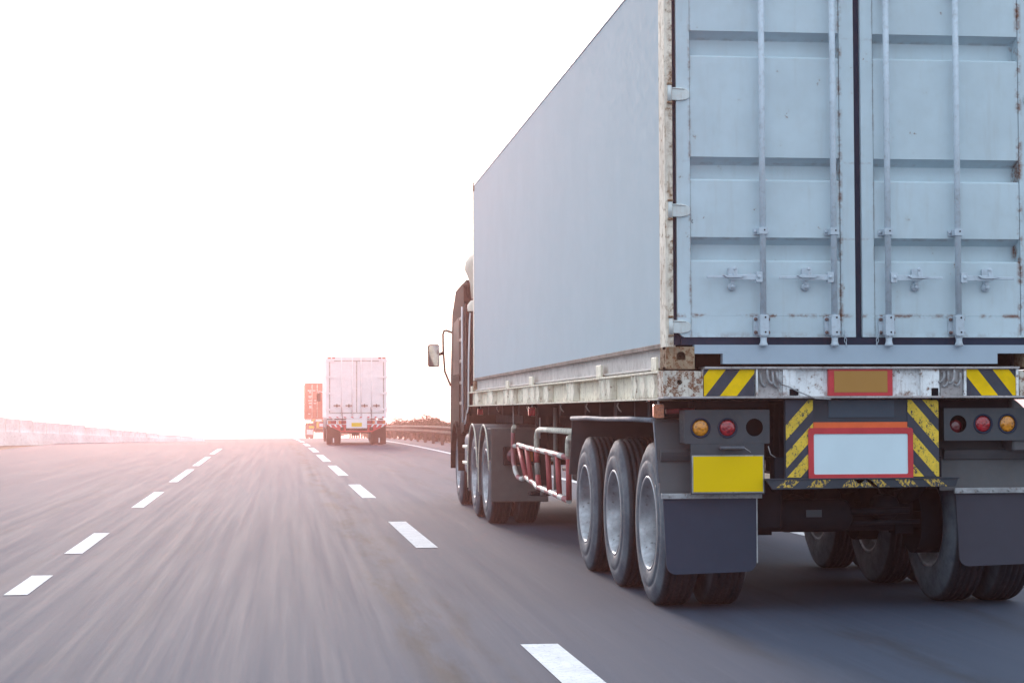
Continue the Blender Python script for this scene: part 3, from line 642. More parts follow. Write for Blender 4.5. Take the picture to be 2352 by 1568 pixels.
# flaps with bracket bars
for x0, x1, z0, z1, lab, m_ in ((-1.212, -.624, .235, .703, 'left', 'flap'), (.650, 1.205, .262, .722, 'right', 'flap2')):
    cx, w = (x0+x1)/2, (x1-x0)/2; r = .06; bm = bm_new()
    out = [(x0, z1), (x1, z1)]
    for k in range(6): t = radians(-90*k/5); out.append((x1-.004-r+r*cos(t), z0+r+.012+r*sin(t)))
    for k in range(6): t = radians(-90-90*k/5); out.append((x0+.020+r+r*cos(t), z0+r+r*sin(t)))
    prism(bm, out, .165, .177, 'xz'); 
    f = part('mud_flap', bm, m_, label='left rear blue grey rubber mud flap' if lab == 'left' else 'right rear grey rubber mud flap')
    bm = bm_new(); box(bm, x0-.012, x1+.03, .145, .166, z1-.004, z1+.030, .002)
    for k in range(6): lathe(bm, [(0, .009), (-.006, .008), (-.008, .004), (-.008, .0004)], 'y', 8, (x0+.04+k*(x1-x0-.06)/5, .145, z1+.014))
    part('flap_bar', bm, 'bracket', f)
    if lab == 'left': bm = bm_new(); box(bm, x1-.003, x1+.004, .162, .165, .30, .70); part('flap_edging', bm, 'bracket', f)
# chassis, axles, tanks
for sx in (-1, 1):
    bm = bm_new(); box(bm, *sorted((sx*.38, sx*.54)), .20, 12.6, 1.285, 1.306); box(bm, *sorted((sx*.38, sx*.54)), .20, 9.6, .93, .95); box(bm, *sorted((sx*.45, sx*.47)), .20, 12.6, .95, 1.285); part('chassis_beam', bm, 'chassis')
for y in (.9, 2.2, 3.5, 5., 6.5, 8., 9.5, 11., 12.3): bm = bm_new(); box(bm, -1.15, 1.15, y, y+.08, 1.20, 1.305); part('cross_member', bm, 'chassis')
bm = bm_new(); box(bm, -.5, .5, .35, .42, .86, 1.2); part('cross_member', bm, 'chassis')
for y in (.70, 1.99, 3.31):
    bm = bm_new(); tube(bm, [(-1.0, y, .52), (1.0, y, .52)], .065, 12); 
    ax = part('axle', bm, 'chassis')
    for sx in (-1, 1):
        bm = bm_new(); tube(bm, [(sx*.47, y-.6, .88), (sx*.47, y-.3, .72), (sx*.47, y, .66), (sx*.47, y+.3, .72), (sx*.47, y+.6, .88)], .045, 6); box(bm, *sorted((sx*.41, sx*.53)), y-.62, y-.5, .80, .95); box(bm, *sorted((sx*.41, sx*.53)), y-.07, y+.07, .44, .72); part('leaf_spring', bm, 'chassis', ax)
        bm = bm_new(); lathe(bm, [(-.06, .001), (-.06, .07), (-.02, .085), (.10, .085), (.12, .001)], 'y', 18, (sx*.30, y-.22, .62)); part('brake_chamber', bm, 'chassis', ax)
        bm = bm_new(); lathe(bm, [(.54, .21), (.72, .21), (.72, .001)] if sx > 0 else [(-.54, .21), (-.72, .21), (-.72, .001)], 'x', 24, (0, y, .52)); part('brake_drum', bm, 'chassis', ax)
bm = bm_new(); lathe(bm, [(-.46, .001), (-.45, .05), (-.42, .095), (-.38, .105), (-.02, .105), (.02, .095), (.05, .05), (.06, .001)], 'x', 24, (0, .42, .575)); tk = part('air_tank', bm, 'chassis')
bm = bm_new(); box(bm, -.27, -.17, .308, .312, .57, .615); part('tank_label', bm, 'lampbox', tk)
bm = bm_new(); tube(bm, [(.02, .36, .60), (.2, .36, .60), (.42, .38, .605)], .022, 8); tube(bm, [(0, .40, .52), (.3, .40, .53), (.5, .42, .53)], .015, 8); part('brake_pipe', bm, 'chassis')
bm = bm_new(); box(bm, -.60, -.42, .30, .55, .49, .80, .02); part('valve_block', bm, 'chassis')
for y in (.70, 1.99, 3.31):
    put_wheel(tr, (-1.215, y, .520)); put_wheel(tr, (-.905, y, .520)); put_wheel(tr, (1.215, y, .520), True); put_wheel(tr, (.905, y, .520), True)
# side marker lamps
def marker(x, y, z, m_, s=1.):
    bm = bm_new(); box(bm, x-.012, x+.040, y-.012*s, y+.045*s, z-.042*s, z+.046*s, .008); b = part('marker_lamp', bm, 'tubew')
    bm = bm_new(); prism(bm, rrect(x-.036, x+.030, z-.040*s, z+.044*s, .010), y-.050*s, y-.012*s, 'xz', .008); part('marker_lens', bm, m_, b)
    bm = bm_new(); box(bm, x+.0, x+.01, y, y+.01, z+.046*s, 1.305); part('marker_bracket', bm, 'bracket', b)
marker(-1.215, .30, 1.235, 'orangel'); marker(-1.20, 6.60, 1.235, 'redlens', 1.); marker(-1.18, 11.7, 1.235, 'redlens', .9)
bm = bm_new(); tube(bm, [(-1.16, .32, 1.235), (-.98, .32, 1.24)], .016, 8); part('lamp_conduit', bm, 'tubered')
# side guard rack, red and white
rk = bpy.data.objects.new('side_guard', None); COL.objects.link(rk); rk.parent = tr
xg = -1.119
def gt(name, pts, r, m_, seg=10, dx=0.): 
    bm = bm_new(); tube(bm, [(xg+dx, y, z) for y, z in pts], r, seg); return obj(name, bm, m_, rk)
gt('top_bar', [(8.34, .892), (7.62, .876), (6.86, .868), (6.08, .862), (5.42, .853), (4.76, .842)], .026, 'banding')
gt('bottom_bar', [(7.72, .575), (7.4, .555), (7.0, .535), (6.85, .512), (6.69, .512), (5.94, .500), (5.30, .487), (4.74, .472)], .026, 'banding')
gt('end_tube', [(8.80, 1.04), (8.82, .95), (8.82, .83), (8.78, .70), (8.60, .60), (8.35, .548), (8.0, .545), (7.85, .57)], .024, 'banding')
gt('end_tube', [(8.80, 1.02), (8.78, 1.06), (8.70, 1.08)], .024, 'tubew')
gt('end_tube', [(8.83, .87), (8.4, .878)], .022, 'banding')
for (a, b), (c, d) in (((8.30, .875), (7.70, .58)), ((7.62, .865), (7.30, .555)), ((6.06, .845), (5.96, .515)), ((5.42, .835), (5.32, .50)), ((4.75, .83), (4.74, .48))):
    gt('upright', [(a, b), (c, d)], .026, 'tubered')
gt('upright', [(6.86, .86), (6.84, .74)], .026, 'tubered'); gt('upright', [(6.84, .74), (6.78, .62)], .026, 'tubegrey'); gt('upright', [(6.78, .62), (6.70, .52)], .026, 'tubered')
gt('hoop', [(6.86, .86), (6.86, 1.00), (6.78, 1.045), (6.60, 1.065), (6.3, 1.068), (4.2, 1.068)], .027, 'tubew')
gt('hoop', [(4.78, .85), (4.78, .95), (4.74, 1.00), (4.62, 1.02)], .028, 'tubew')
gt('inner_bar', [(7.9, .74), (6.0, .84)], .022, 'tubegrey', dx=.25); gt('inner_bar', [(6.4, .70), (4.2, .74)], .022, 'tubegrey', dx=.2)
gt('foot', [(6.9, .50), (7.0, .43)], .03, 'tubegrey', dx=.08)
for y, za, zb in ((8.78, 1.30, 1.05), (6.62, 1.18, .98)): gt('hanger_wire', [(y, za), (y, zb)], .006, 'wire', 5)
# landing legs and a tool box under the deck
for sx in (-1, 1):
    bm = bm_new(); box(bm, *sorted((sx*.92, sx*.80)), 8.35, 8.47, .40, 1.30, .01); box(bm, *sorted((sx*1.0, sx*.74)), 8.28, 8.54, .36, .40, .01); part('landing_leg', bm, 'chassis')
bm = bm_new(); box(bm, -.98, -.55, 4.6, 5.5, .62, 1.2, .02); part('tool_box', bm, 'chassis')
bm = bm_new(); tube(bm, [(-1.0, 6.4, .50), (-1.0, 6.4, 1.28)], .02, 8); part('drain_pipe', bm, 'tubegrey')
bm = bm_new(); box(bm, -.9, .9, 9.7, 12.5, 1.10, 1.20); box(bm, -.5, -.4, 5, 9.6, 1.05, 1.2); part('gooseneck_plate', bm, 'chassis')

# ================================================================== near tractor unit
TX = 3.405
tk_ = thing('tractor_unit', 'dark truck cab and chassis pulling the nearest trailer, half hidden by the pale blue container', 'truck', (TX, 21., 0))
def tp(name, bm, mat, parent=tk_, **k): return obj(name, bm, mat, parent, **k)
for y in (0., 1.3):
    put_wheel(tk_, (-1.245, y, .52)); put_wheel(tk_, (-.93, y, .52)); put_wheel(tk_, (1.245, y, .52), True); put_wheel(tk_, (.93, y, .52), True)
put_wheel(tk_, (-1.17, 4.25, .52)); put_wheel(tk_, (1.17, 4.25, .52), True)
def arc_guard(bm, sx, yc, xo, xi, R, a0, a1, t=.012, n=16):
    ring = []
    for k in range(n+1):
        a = radians(a0+(a1-a0)*k/n); ring.append([bm.verts.new((sx*x, yc+r*cos(a), .52+r*sin(a))) for x, r in ((xo, R), (xi, R), (xi, R-t), (xo, R-t-.02))])
    for A, B in zip(ring, ring[1:]):
        for i in range(4): bm.faces.new((A[i], A[(i+1) % 4], B[(i+1) % 4], B[i]))
    bm.faces.new(ring[0]); bm.faces.new(ring[-1])
for sx in (-1, 1):
    for y, a0 in ((0., 5), (1.3, 20)):
        bm = bm_new(); arc_guard(bm, sx, y, 1.26, .60, .575, -25, 160)
        tp('wheel_guard', bm, 'fender')
        bm = bm_new(); tube(bm, [(sx*1.262, y+.572*cos(radians(a)), .52+.572*sin(radians(a))) for a in range(-20, 175, 12)], .009, 6); tp('guard_edge', bm, 'tubew')
    bm = bm_new(); box(bm, *sorted((sx*1.25, sx*.62)), -.66, -.64, .26, 1.06, .01); rp = tp('rear_flap', bm, 'tflap')
    bm = bm_new(); box(bm, *sorted((sx*1.25, sx*.62)), -.64, -.30, 1.045, 1.06); tp('guard_top', bm, 'fender', rp)
    bm = bm_new(); box(bm, *sorted((sx*1.12, sx*.78)), -.74, -.67, .66, .86, .01); lb = tp('tail_lamp_box', bm, 'chassis', rp)
    bm = bm_new(); lathe(bm, [(-.0, .085), (-.02, .08), (-.03, .001)], 'y', 20, (sx*1.0, -.74, .76)); tp('tail_lamp', bm, 'duskred', rp)
    bm = bm_new(); box(bm, *sorted((sx*.86, sx*.80)), -.76, -.735, .70, .82, .005); tp('side_reflector', bm, 'orangel', rp)
    bm = bm_new(); box(bm, *sorted((sx*.36, sx*.46)), -.9, 5.2, .80, 1.06); tp('chassis_beam', bm, 'chassis')
    # fuel tank with steps in front of the drive wheels
    bm = bm_new(); prism(bm, rrect(.0, .55, .42, .98, .12), 2.15, 3.25, 'xz') if False else None
    prism(bm, [(sx*(.66+a), b) for a, b in rrect(.0, .52, .42, .98, .10)], 2.15, 3.15, 'xz'); tp('fuel_tank', bm, 'fenderlip')
    for zc in (.80, .60):
        bm = bm_new(); box(bm, *sorted((sx*1.235, sx*1.0)), 2.35, 2.9, zc-.018, zc+.018, .006); tp('step', bm, 'tubew')
    bm = bm_new(); arc_guard(bm, sx, 4.25, 1.22, .80, .60, -5, 185); tp('front_guard', bm, 'cabdark')
bm = bm_new(); box(bm, -.45, .45, -.85, 4.8, .86, .92); lathe(bm, [(1.07, .5), (1.14, .5), (1.14, .06)], 'z', 28, (0, .55, 0)); tp('fifth_wheel', bm, 'chassis')
# cab: side outline extruded across, rounded edges
def cab_shell():
    bm = bm_new()
    prof = [(3.35, .95), (3.35, 1.35), (3.30, 2.70), (3.36, 2.90), (3.55, 2.96), (4.55, 2.92), (5.15, 2.62), (5.38, 1.75), (5.44, 1.05), (5.42, .55), (4.9, .50), (4.88, 1.0), (3.62, 1.0), (3.6, .92)]
    prism(bm, prof, -1.17, 1.17, 'yz')
    es = [e for e in bm.edges if abs(abs(e.verts[0].co.x)-1.17) < 1e-4 and abs(e.verts[0].co.x-e.verts[1].co.x) < 1e-4]
    bmesh.ops.bevel(bm, geom=es, offset=.07, segments=4, affect='EDGES', clamp_overlap=True)
    return bm
cb = tp('cab', cab_shell(), 'cabdark')
bm = bm_new(); box(bm, -1.182, -1.166, 3.95, 4.95, 1.02, 1.72, .004); tp('door_skin', bm, 'cabdark', cb); bm = bm_new(); box(bm, 1.166, 1.182, 3.95, 4.95, 1.02, 1.72, .004); tp('door_skin', bm, 'cabdark', cb)
for sx in (-1, 1): bm = bm_new(); prism(bm, [(3.98, 1.74), (4.95, 1.74), (4.85, 2.45), (4.05, 2.5)], *sorted((sx*1.165, sx*1.174)), 'yz'); tp('side_window', bm, 'glass', cb)
bm = bm_new(); prism(bm, [(5.395, 1.72), (5.410, 1.72), (5.180, 2.60), (5.165, 2.60)], -1.1, 1.1, 'yz'); tp('windscreen', bm, 'glass', cb)
# side extender with bright trailing edge
for sx in (-1, 1):
    bm = bm_new(); prism(bm, [(2.95, 1.1), (3.36, 1.05), (3.36, 2.66), (3.0, 2.55)], *sorted((sx*1.175, sx*1.145)), 'yz', .008); fx = tp('side_extender', bm, 'cabdark')
    bm = bm_new(); tube(bm, [(sx*1.12, 2.98, 2.50), (sx*1.135, 2.93, 2.40), (sx*1.150, 2.92, 1.9), (sx*1.155, 2.92, 1.30), (sx*1.175, 3.0, 1.16), (sx*1.19, 3.05, 1.08)], .010, 8); tp('grab_rail', bm, 'cabwhite', fx)
    bm = bm_new(); lathe(bm, [(2.52, .12), (2.60, .115), (2.66, .07), (2.67, .001)], 'z', 16, (sx*1.04, 3.02, 0)); tp('intake_cap', bm, 'beige')
    bm = bm_new(); tube(bm, [(sx*1.04, 3.02, 1.2), (sx*1.04, 3.02, 2.52)], .09, 14); tp('air_intake', bm, 'cabdark')
for sx in (-1, 1):
    for k, zc in enumerate((1.35, 1.62, 1.9, 2.18, 2.46)):
        bm = bm_new(); box(bm, *sorted((sx*1.17, sx*1.188)), 3.42, 3.82, zc-.02, zc+.02, .004); tp('side_louvre', bm, 'tubegrey', cb)
    bm = bm_new(); tube(bm, [(sx*1.185, 3.37, 1.1), (sx*1.19, 3.37, 2.60)], .013, 8); tp('corner_trim', bm, 'cabwhite', cb)
# roof deflector
bm = bm_new(); prism(bm, [(3.45, 2.97), (3.42, 3.22), (3.50, 3.27), (3.62, 3.24), (4.4, 3.02), (4.6, 2.93)], -.92, .92, 'yz', .03); tp('roof_deflector', bm, 'cabdark')
for sx in (-1, 1):
    bm = bm_new(); tube(bm, [(sx*1.05, 3.30, 2.70), (sx*1.055, 3.30, 2.90), (sx*1.075, 3.30, 3.0), (sx*1.105, 3.30, 3.08), (sx*1.10, 3.30, 3.16), (sx*1.06, 3.32, 3.22), (sx*.98, 3.34, 3.25), (sx*.88, 3.36, 3.25)], .05, 12, radii=[.03, .04, .05, .058, .055, .05, .045, .04]); tp('deflector_edge', bm, 'beige')
# mirrors
for sx in (-1, 1):
    bm = bm_new(); tube(bm, [(sx*1.16, 5.20, 2.34), (sx*1.24, 5.25, 2.37), (sx*1.27, 5.28, 2.37), (sx*1.285, 5.3, 2.32), (sx*1.28, 5.32, 2.10), (sx*1.26, 5.30, 1.80), (sx*1.18, 5.28, 1.60)], .014, 8)
    tube(bm, [(sx*1.28, 5.32, 2.06), (sx*1.36, 5.34, 2.03)], .012, 8, radii=[.026, .010]); ma = tp('mirror_arm', bm, 'cabdark')
    bm = bm_new(); prism(bm, rrect(*sorted((sx*1.335, sx*1.495)), 1.865, 2.178, .03), 5.28, 5.34, 'xz', .008); tp('mirror_housing', bm, 'cabdark', ma)
    bm = bm_new(); prism(bm, rrect(*sorted((sx*1.345, sx*1.485)), 1.878, 2.165, .024), 5.270, 5.277, 'xz')
    for v in bm.verts: v.co.y -= (v.co.z-1.878)*.10
    tp('mirror_glass', bm, 'mirror', ma)

# ================================================================== white box truck ahead
BX, BY = 2.545, 73.2; BZ = rz_(BY+2)
bt = thing('box_truck', 'white box truck seen from behind in the lane ahead, with closed rear doors', 'truck', (BX, BY, BZ))
def bp_(name, bm, mat, parent=bt, **k): return obj(name, bm, mat, parent, **k)
HW = 1.165; z0, z1 = 1.05, 3.40
bm = bm_new(); box(bm, -HW, HW, .05, 9.0, z0, z1, .02); cg = bp_('cargo_box', bm, 'truckw')
bm = bm_new(); holed(bm, [(-HW, z0-.02), (HW, z0-.02), (HW, z1+.01), (-HW, z1+.01)], [[(-HW+.10, z0+.17), (HW-.10, z0+.17), (HW-.10, z1-.13), (-HW+.10, z1-.13)]], -.03, .05); bp_('rear_frame', bm, 'truckw', cg)
bm = bm_new(); box(bm, -HW+.07, HW-.07, .02, .048, z0+.14, z1-.10); bp_('door_gasket', bm, 'botrail', cg)
for sx in (-1, 1):
    x0_, x1_ = sorted((sx*.022, sx*(HW-.145))); bm = bm_new(); box(bm, x0_, x1_, -.012, .02, z0+.215, z1-.165, .004); d = bp_('door', bm, 'truckw', label='left rear door' if sx < 0 else 'right rear door')
    for x in (sx*.17, sx*.58):
        bm = bm_new(); tube(bm, [(x, -.045, z0+.08), (x, -.045, z1-.04)], .018, 6); bp_('locking_rod', bm, 'toprail', d)
        for z in (z0+.35, z0+1.05, z0+1.55, z0+2.05): bm = bm_new(); box(bm, x-.045, x+.045, -.06, -.01, z-.02, z+.02); bp_('rod_guide', bm, 'toprail', d)
    for x in (sx*.30, sx*.76):
        bm = bm_new(); box(bm, x-.13, x+.13, -.075, -.055, z0+.46, z0+.50); box(bm, x-.02, x+.02, -.08, -.02, z0+.42, z0+.54); bp_('handle', bm, 'steelrail', d)
    for z in (z0+.33, z0+.95, z0+1.58, z0+2.2):
        bm = bm_new(); box(bm, *sorted((sx*(HW-.30), sx*(HW+.03))), -.05, -.031, z-.035, z+.035); bp_('hinge', bm, 'truckw', d)
    for k in (0, 1): bm = bm_new(); box(bm, *sorted((sx*(HW-.06-.16*k), sx*(HW-.17-.16*k))), -.05, -.031, z1-.055, z1-.005, .004); bp_('marker_lamp', bm, 'orangel' if k == 0 else 'redlens')
    # tail lamps
    for k in (0, 1):
        bm = bm_new(); xx = sorted((sx*(HW-.06-.40*k), sx*(HW-.38-.40*k))); holed(bm, [(xx[0]-.03, .80), (xx[1]+.03, .80), (xx[1]+.03, .98), (xx[0]-.03, .98)], [[(xx[0], .82), (xx[1], .82), (xx[1], .955), (xx[0], .955)]], -.04, .0); fr = bp_('lamp_frame', bm, 'truckw')
        bm = bm_new(); box(bm, xx[0], xx[1], -.02, .0, .82, .955); bp_('tail_lamp', bm, 'redlens', fr)
        bm = bm_new(); xa = (xx[0], xx[0]+.1) if sx < 0 else (xx[1]-.1, xx[1]); box(bm, *xa, -.026, -.02, .83, .945); bp_('indicator', bm, 'orangel', fr)
    bm = bm_new(); prism(bm, [(sx*1.20, .80), (sx*.42, .80), (sx*.42, .52), (sx*.60, .52)], -.03, .05, 'xz'); cp = bp_('bumper_corner', bm, 'redframe')
    bm = bm_new(); lathe(bm, [(0, .075), (-.01, .07), (-.012, .001)], 'y', 16, (sx*.56, -.03, .635)); bp_('round_lamp', bm, 'black', cp)
    for k in range(3): bm = bm_new(); poly = [(sx*(1.08-.2*k), .795), (sx*(1.0-.2*k), .795), (sx*(.94-.2*k), .70), (sx*(1.0-.2*k), .70)]; prism(bm, poly, -.034, -.029, 'xz'); bp_('stripe', bm, 'truckw', cp)
    bm = bm_new(); box(bm, *sorted((sx*1.15, sx*.62)), .30, .32, .04, .78); mf = bp_('mud_flap', bm, 'black')
    bm = bm_new(); box(bm, *sorted((sx*.91, sx*.86)), .285, .299, .10, .28); bp_('flap_mark', bm, 'wtext', mf)
    for xw in (1.14, .84):
        o = dup(WH, bt, (sx*xw, 1.6, .52)); o.rotation_euler = (0, 0, 0 if sx < 0 else pi)
    o = dup(WH, bt, (sx*1.12, 8.6+1.2, .52)); o.rotation_euler = (0, 0, 0 if sx < 0 else pi)
    bm = bm_new(); tube(bm, [(sx*.56-.02, -.09, z0+.42), (sx*.56, -.10, z0+.1), (sx*.56+.03, -.08, .78)], .010, 5); bp_('hanging_strap', bm, 'black')
    bm = bm_new(); tube(bm, [(sx*1.1, 10.2, 2.15), (sx*1.30, 10.3, 2.2), (sx*1.32, 10.3, 1.9)], .02, 6); ar = bp_('mirror_arm', bm, 'truckw')
    bm = bm_new(); box(bm, *sorted((sx*1.22, sx*1.40)), 10.27, 10.33, 1.75, 2.12, .02); bp_('mirror_housing', bm, 'black', ar)
for k in range(8):
    x = -1.0+k*.285; bm = bm_new(); s = .05 if k < 4 else -.05; prism(bm, [(x-.05-s, 1.10), (x+.03-s, 1.10), (x+.05+s*.2, 1.055), (x-.03+s*.2, 1.055)], -.036, -.031, 'xz'); bp_('reflective_stripe', bm, 'redframe')
bm = bm_new(); box(bm, -.40, .40, -.035, .0, .66, 1.02); pp = bp_('plate_panel', bm, 'truckw'); bm = bm_new(); box(bm, -.20, .20, -.042, -.036, .72, .87); bp_('yellow_number_plate', bm, 'plate', pp)
bm = bm_new(); box(bm, -.37, .37, -.02, .02, .57, .655); bp_('step_recess', bm, 'black'); bm = bm_new(); box(bm, -.62, .62, -.035, .05, .515, .555); bp_('bumper', bm, 'redframe')
bm = bm_new(); box(bm, -.5, .5, .1, 9, .50, 1.0); box(bm, -.15, .15, 1.4, 1.8, .36, .52, .03); tube(bm, [(-.8, 1.6, .52), (.8, 1.6, .52)], .07, 8); bp_('chassis', bm, 'black')
bm = bm_new(); prism(bm, [(9.15, .7), (9.15, 2.55), (9.3, 2.65), (10.4, 2.6), (10.95, 1.7), (11.0, .6), (9.15, .6)], -1.1, 1.1, 'yz', .05); bp_('cab', bm, 'truckw')
bm = bm_new(); box(bm, -1.0, -.98, 2.4, 7.6, .45, .9, 0); box(bm, .98, 1.0, 2.4, 7.6, .45, .9, 0); bp_('side_guard', bm, 'tubered')

# ================================================================== far red container truck
RX, RY = 2.27, 136.5; RZ = rz_(RY+1.5)
ft = thing('container_trailer', 'small trailer carrying the red container, farthest up the road, left of the white box truck', 'trailer', (RX, RY, RZ))
fc = thing('red_container', 'rust red shipping container on the farthest trailer, left of the white box truck', 'container', (RX, RY, RZ+1.40))
def fp(name, bm, mat, parent=ft, **k): return obj(name, bm, mat, parent, **k)
bm = bm_new(); box(bm, -1.219, 1.219, .06, 12.19, 0, 2.6, .01); cbx = fp('body', bm, 'redbox', fc)
bm = bm_new(); holed(bm, [(-1.219, 0), (1.219, 0), (1.219, 2.6), (-1.219, 2.6)], [[(-1.15, .15), (1.15, .15), (1.15, 2.5), (-1.15, 2.5)]], 0, .06); fp('door_frame', bm, 'redbox', fc)
for sx in (-1, 1):
    bm = bm_new(); box(bm, *sorted((sx*.015, sx*1.13)), .02, .055, .17, 2.48, .004)
    for z in (.45, .95, 1.45, 2.05): box(bm, *sorted((sx*.1, sx*1.05)), .004, .02, z, z+.16, .01)
    d = fp('door', bm, 'redbox', fc, label='left red door' if sx < 0 else 'right red door')
    for x in (sx*.35, sx*.72):
        bm = bm_new(); tube(bm, [(x, -.03, .12), (x, -.03, 2.5)], .022, 6); fp('locking_rod', bm, 'botrail', d)
        bm = bm_new()
        for z in (.15, .75, 2.3): box(bm, x-.05, x+.05, -.05, .02, z, z+.05)
        fp('rod_guide', bm, 'botrail', d)
# stencilled blocks on the red doors (too small to read in the photograph)
for x0_, x1_, z0_, z1_ in ((-1.02, -.76, 2.02, 2.10), (-.66, -.48, 2.02, 2.09), (-.92, -.78, 1.90, 1.97), (-.97, -.74, 1.62, 1.68), (-.95, -.78, 1.53, 1.59), (-.98, -.70, 1.31, 1.38), (-.56, -.42, 1.32, 1.38), (-.96, -.72, 1.12, 1.20), (-.60, -.42, 1.12, 1.18), (-.92, -.75, .80, .98), (-.98, -.84, .36, .43)):
    n = max(1, int((x1_-x0_)/.06)); bm = bm_new()
    for k in range(n): w = (x1_-x0_)/n; box(bm, x0_+w*k, x0_+w*k+w*.78, -.004, .003, z0_, z1_)
    fp('door_lettering', bm, 'wtext', fc)
# trailer
bm = bm_new(); box(bm, -1.23, 1.23, -.02, .12, 1.24, 1.395); rb_ = fp('rear_beam', bm, 'truckw', ft)
for x in (-.62, .14): bm = bm_new(); box(bm, x-.16, x+.16, -.026, -.021, 1.25, 1.39); h = fp('hazard_panel', bm, 'hblack', ft); bm = bm_new(); prism(bm, [(x-.16, 1.255), (x-.02, 1.255), (x+.14, 1.385), (x, 1.385)], -.031, -.027, 'xz'); fp('stripe', bm, 'yellow', h)
for sx in (-1, 1):
    bm = bm_new(); box(bm, *sorted((sx*1.24, sx*1.12)), .12, 12.3, 1.25, 1.395); fp('side_rail', bm, 'truckw', ft)
    bm = bm_new(); box(bm, *sorted((sx*1.17, sx*.56)), .0, .05, .94, 1.14); lbx = fp('lamp_box', bm, 'chassis', ft)
    for k, m_ in enumerate(('amber', 'redlens')): bm = bm_new(); lathe(bm, [(0, .05), (-.01, .05), (-.012, .001)], 'y', 12, (sx*(1.05-.2*k), 0, 1.04)); fp('lamp_lens', bm, m_, lbx)
    bm = bm_new(); box(bm, *sorted((sx*1.17, sx*.6)), .1, .12, .10, .92); fp('mud_flap', bm, 'fender', ft)
    for y in (.8, 2.1, 3.4):
        for xw in (1.19, .88): o = dup(WH, ft, (sx*xw, y, .52)); o.rotation_euler = (0, 0, 0 if sx < 0 else pi)
bm = bm_new(); box(bm, -.93, -.58, -.03, -.005, .76, .92); fp('yellow_number_plate', bm, 'plate', ft)
bm = bm_new(); box(bm, -1.1, -.66, .06, .095, .30, .66); fp('flap_print', bm, 'wtext', ft)
bm = bm_new(); box(bm, -.40, -.20, -.02, .02, .80, 1.22); fp('hazard_upright', bm, 'yelworn', ft)
bm = bm_new(); box(bm, -.26, .3, -.03, .02, .84, 1.14, .01); fq = fp('red_plate_frame', bm, 'redframe', ft); bm = bm_new(); box(bm, -.20, .24, -.036, -.031, .89, 1.09); fp('blank_white_plate', bm, 'paleplate', fq)
bm = bm_new(); box(bm, -.5, .5, .1, 12, .45, 1.24); fp('chassis_beam', bm, 'chassis', ft)
bm = bm_new(); box(bm, -.45, .5, -.03, .03, .72, .79); fp('underrun_bar', bm, 'yelworn2', ft)

# ================================================================== left concrete barrier
A, B = Vector((-4.2, 92)), Vector((-19, 74)); nseg = 30
cbr = thing('concrete_barrier', 'long pale concrete barrier of upright panels rising beyond the left edge of the road', 'barrier', (A.x, A.y, rz_(A.y)))
u = (B-A).normalized(); Ln = (B-A).length
base = bm_new(); v0 = []
for k in range(nseg+1):
    t = k/nseg; p = A+(B-A)*t-A; gz = rz_((A+(B-A)*t).y)-rz_(A.y); h = .06+.90*t
    q = []
    nrm = Vector((-u.y, u.x))
    for off, z in ((-.22, gz-.1), (-.16, gz+h), (.16, gz+h), (.22, gz-.1)): q.append(base.verts.new((p.x+nrm.x*off, p.y+nrm.y*off, z)))
    v0.append((p, gz+h, q))
for (p, h, a), (p2, h2, b) in zip(v0, v0[1:]):
    for i in range(3): base.faces.new((a[i], a[i+1], b[i+1], b[i]))
base.faces.new(v0[0][2]); base.faces.new(v0[-1][2][::-1])
obj('base_wall', base, 'conc', cbr)
for k in range(nseg):
    (p, h, _), (p2, h2, _) = v0[k], v0[k+1]; t = (k+.5)/nseg; ph = .08+.92*t
    d = (p2-p); nrm = Vector((-u.y, u.x))*.06; bm = bm_new(); g = d*.03
    lo = [(p+g-nrm), (p2-g-nrm), (p2-g+nrm), (p+g+nrm)]; hs = [h, h2, h2, h]; jit = random.uniform(-.02, .02)
    V = [bm.verts.new((a.x, a.y, z+.0)) for a, z in zip(lo, hs)]+[bm.verts.new((a.x, a.y, z+ph+jit)) for a, z in zip(lo, hs)]
    for f in ((0, 1, 2, 3), (7, 6, 5, 4), (0, 4, 5, 1), (1, 5, 6, 2), (2, 6, 7, 3), (3, 7, 4, 0)): bm.faces.new([V[i] for i in f])
    obj('barrier_panel', bm, 'conc', cbr)
# ================================================================== right guard rail
gr = thing('guard_rail', 'weathered steel guard rail on posts along the right edge of the road beside the cab', 'guard rail', (6.2, 20, 0))
def gx(y): return 6.45+SL*y-6.2
bm = bm_new(); rows = []
prof = [(.0, .42), (-.05, .46), (-.05, .50), (.0, .55), (.0, .59), (-.05, .64), (-.05, .68), (.0, .72), (.012, .72), (-.03, .66), (.012, .57), (-.03, .48), (.012, .42)]
for y in range(20, 200, 4): rows.append([bm.verts.new((gx(y)+a, y-20, rz_(y)+z)) for a, z in prof])
for a, b in zip(rows, rows[1:]):
    for i in range(len(prof)): j = (i+1) % len(prof); bm.faces.new((a[i], a[j], b[j], b[i]))
obj('rail_beam', bm, 'steelrail', gr)
for y in range(20, 160, 4):
    bm = bm_new(); box(bm, gx(y)+.02, gx(y)+.13, y-20.06, y-19.94, rz_(y)-.1, rz_(y)+.74); obj('post', bm, 'steelrail', gr)
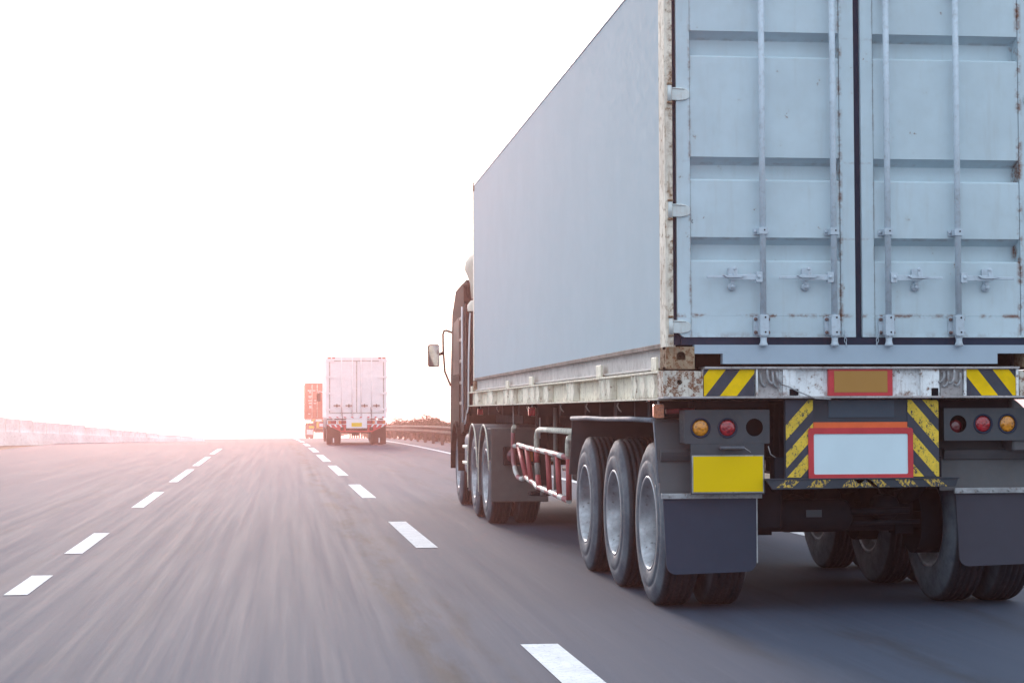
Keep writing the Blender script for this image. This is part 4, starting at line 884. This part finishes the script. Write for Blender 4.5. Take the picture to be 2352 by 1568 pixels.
# ================================================================== shrubs behind the guard rail
def make_shrub(seed, h, w, nl):
    rnd = random.Random(seed); bm = bm_new()
    lobes = [(rnd.uniform(-w, w)*.5, rnd.uniform(-w, w)*.5, h*rnd.uniform(.4, .72), rnd.uniform(.28, .5)*w) for _ in range(7)]
    for _ in range(nl):
        lx, ly, lz, lr = rnd.choice(lobes); d = Vector((rnd.gauss(0, 1), rnd.gauss(0, 1), rnd.gauss(0, 1))).normalized()*lr*rnd.random()**.4
        c = Vector((lx, ly, lz))+d*Vector((1, 1, .8)).length/1.6
        if c.z < .05: c.z = .05+rnd.random()*.1
        s = rnd.uniform(.03, .07); a = Vector((rnd.gauss(0, 1), rnd.gauss(0, 1), rnd.gauss(0, .6))).normalized(); b = a.orthogonal().normalized()
        bm.faces.new([bm.verts.new(c+q) for q in (a*s, b*s*.5, -a*s, -b*s*.5)])
    return bm
protos = [(make_shrub(3+i, h, w, 2600), h, w) for i, (h, w) in enumerate(((1.25, .9), (1.5, 1.1), (1.0, .85)))]
pm = []
for bmx, h, w in protos:
    me = bpy.data.meshes.new('foliage'); bmx.to_mesh(me); bmx.free(); me.materials.append(M['leaf']); pm.append(me)
tb = bm_new()
for k in range(4): tube(tb, [(0, 0, -.1), (.08*cos(k*1.6), .08*sin(k*1.6), .3), (.25*cos(k*1.6), .25*sin(k*1.6), .65)], .02, 5, radii=[.03, .02, .008])
tm = bpy.data.meshes.new('stems'); tb.to_mesh(tm); tb.free(); tm.materials.append(M['bark'])
rnd = random.Random(11); y = 44; i = 0
while y < 150:
    i += 1; x = 7.6+SL*y+rnd.uniform(-.25, .5)
    s = thing('roadside_shrub', 'low dry brown shrub in the row behind the right guard rail', 'shrub', (x, y, rz_(y)-.06), rnd.uniform(0, 6), 'shrubs in a row behind the right guard rail')
    sc = rnd.uniform(.62, .88); s.scale = (sc, sc, sc*rnd.uniform(.8, 1.1))
    f = bpy.data.objects.new('foliage', pm[i % 3]); COL.objects.link(f); f.parent = s
    f = bpy.data.objects.new('stems', tm); COL.objects.link(f); f.parent = s
    y += rnd.uniform(1.2, 1.9)
# ================================================================== haze
bm = bm_new(); box(bm, -380, 380, -50, 600, rz_(620)-1.5, 4.6)
hz = obj('haze', bm, 'white'); hz['kind'] = 'stuff'
hm = bpy.data.materials.new('haze_air'); hm.use_nodes = True; ht = hm.node_tree; ht.nodes.remove(ht.nodes['Principled BSDF'])
pv = ht.nodes.new('ShaderNodeVolumePrincipled'); pv.inputs['Density'].default_value = HAZE_DENSITY; pv.inputs['Color'].default_value = (*HAZE_COLOR, 1); pv.inputs['Anisotropy'].default_value = HAZE_ANISO
ht.links.new(pv.outputs[0], ht.nodes['Material Output'].inputs['Volume']); hz.data.materials.clear(); hz.data.materials.append(hm)
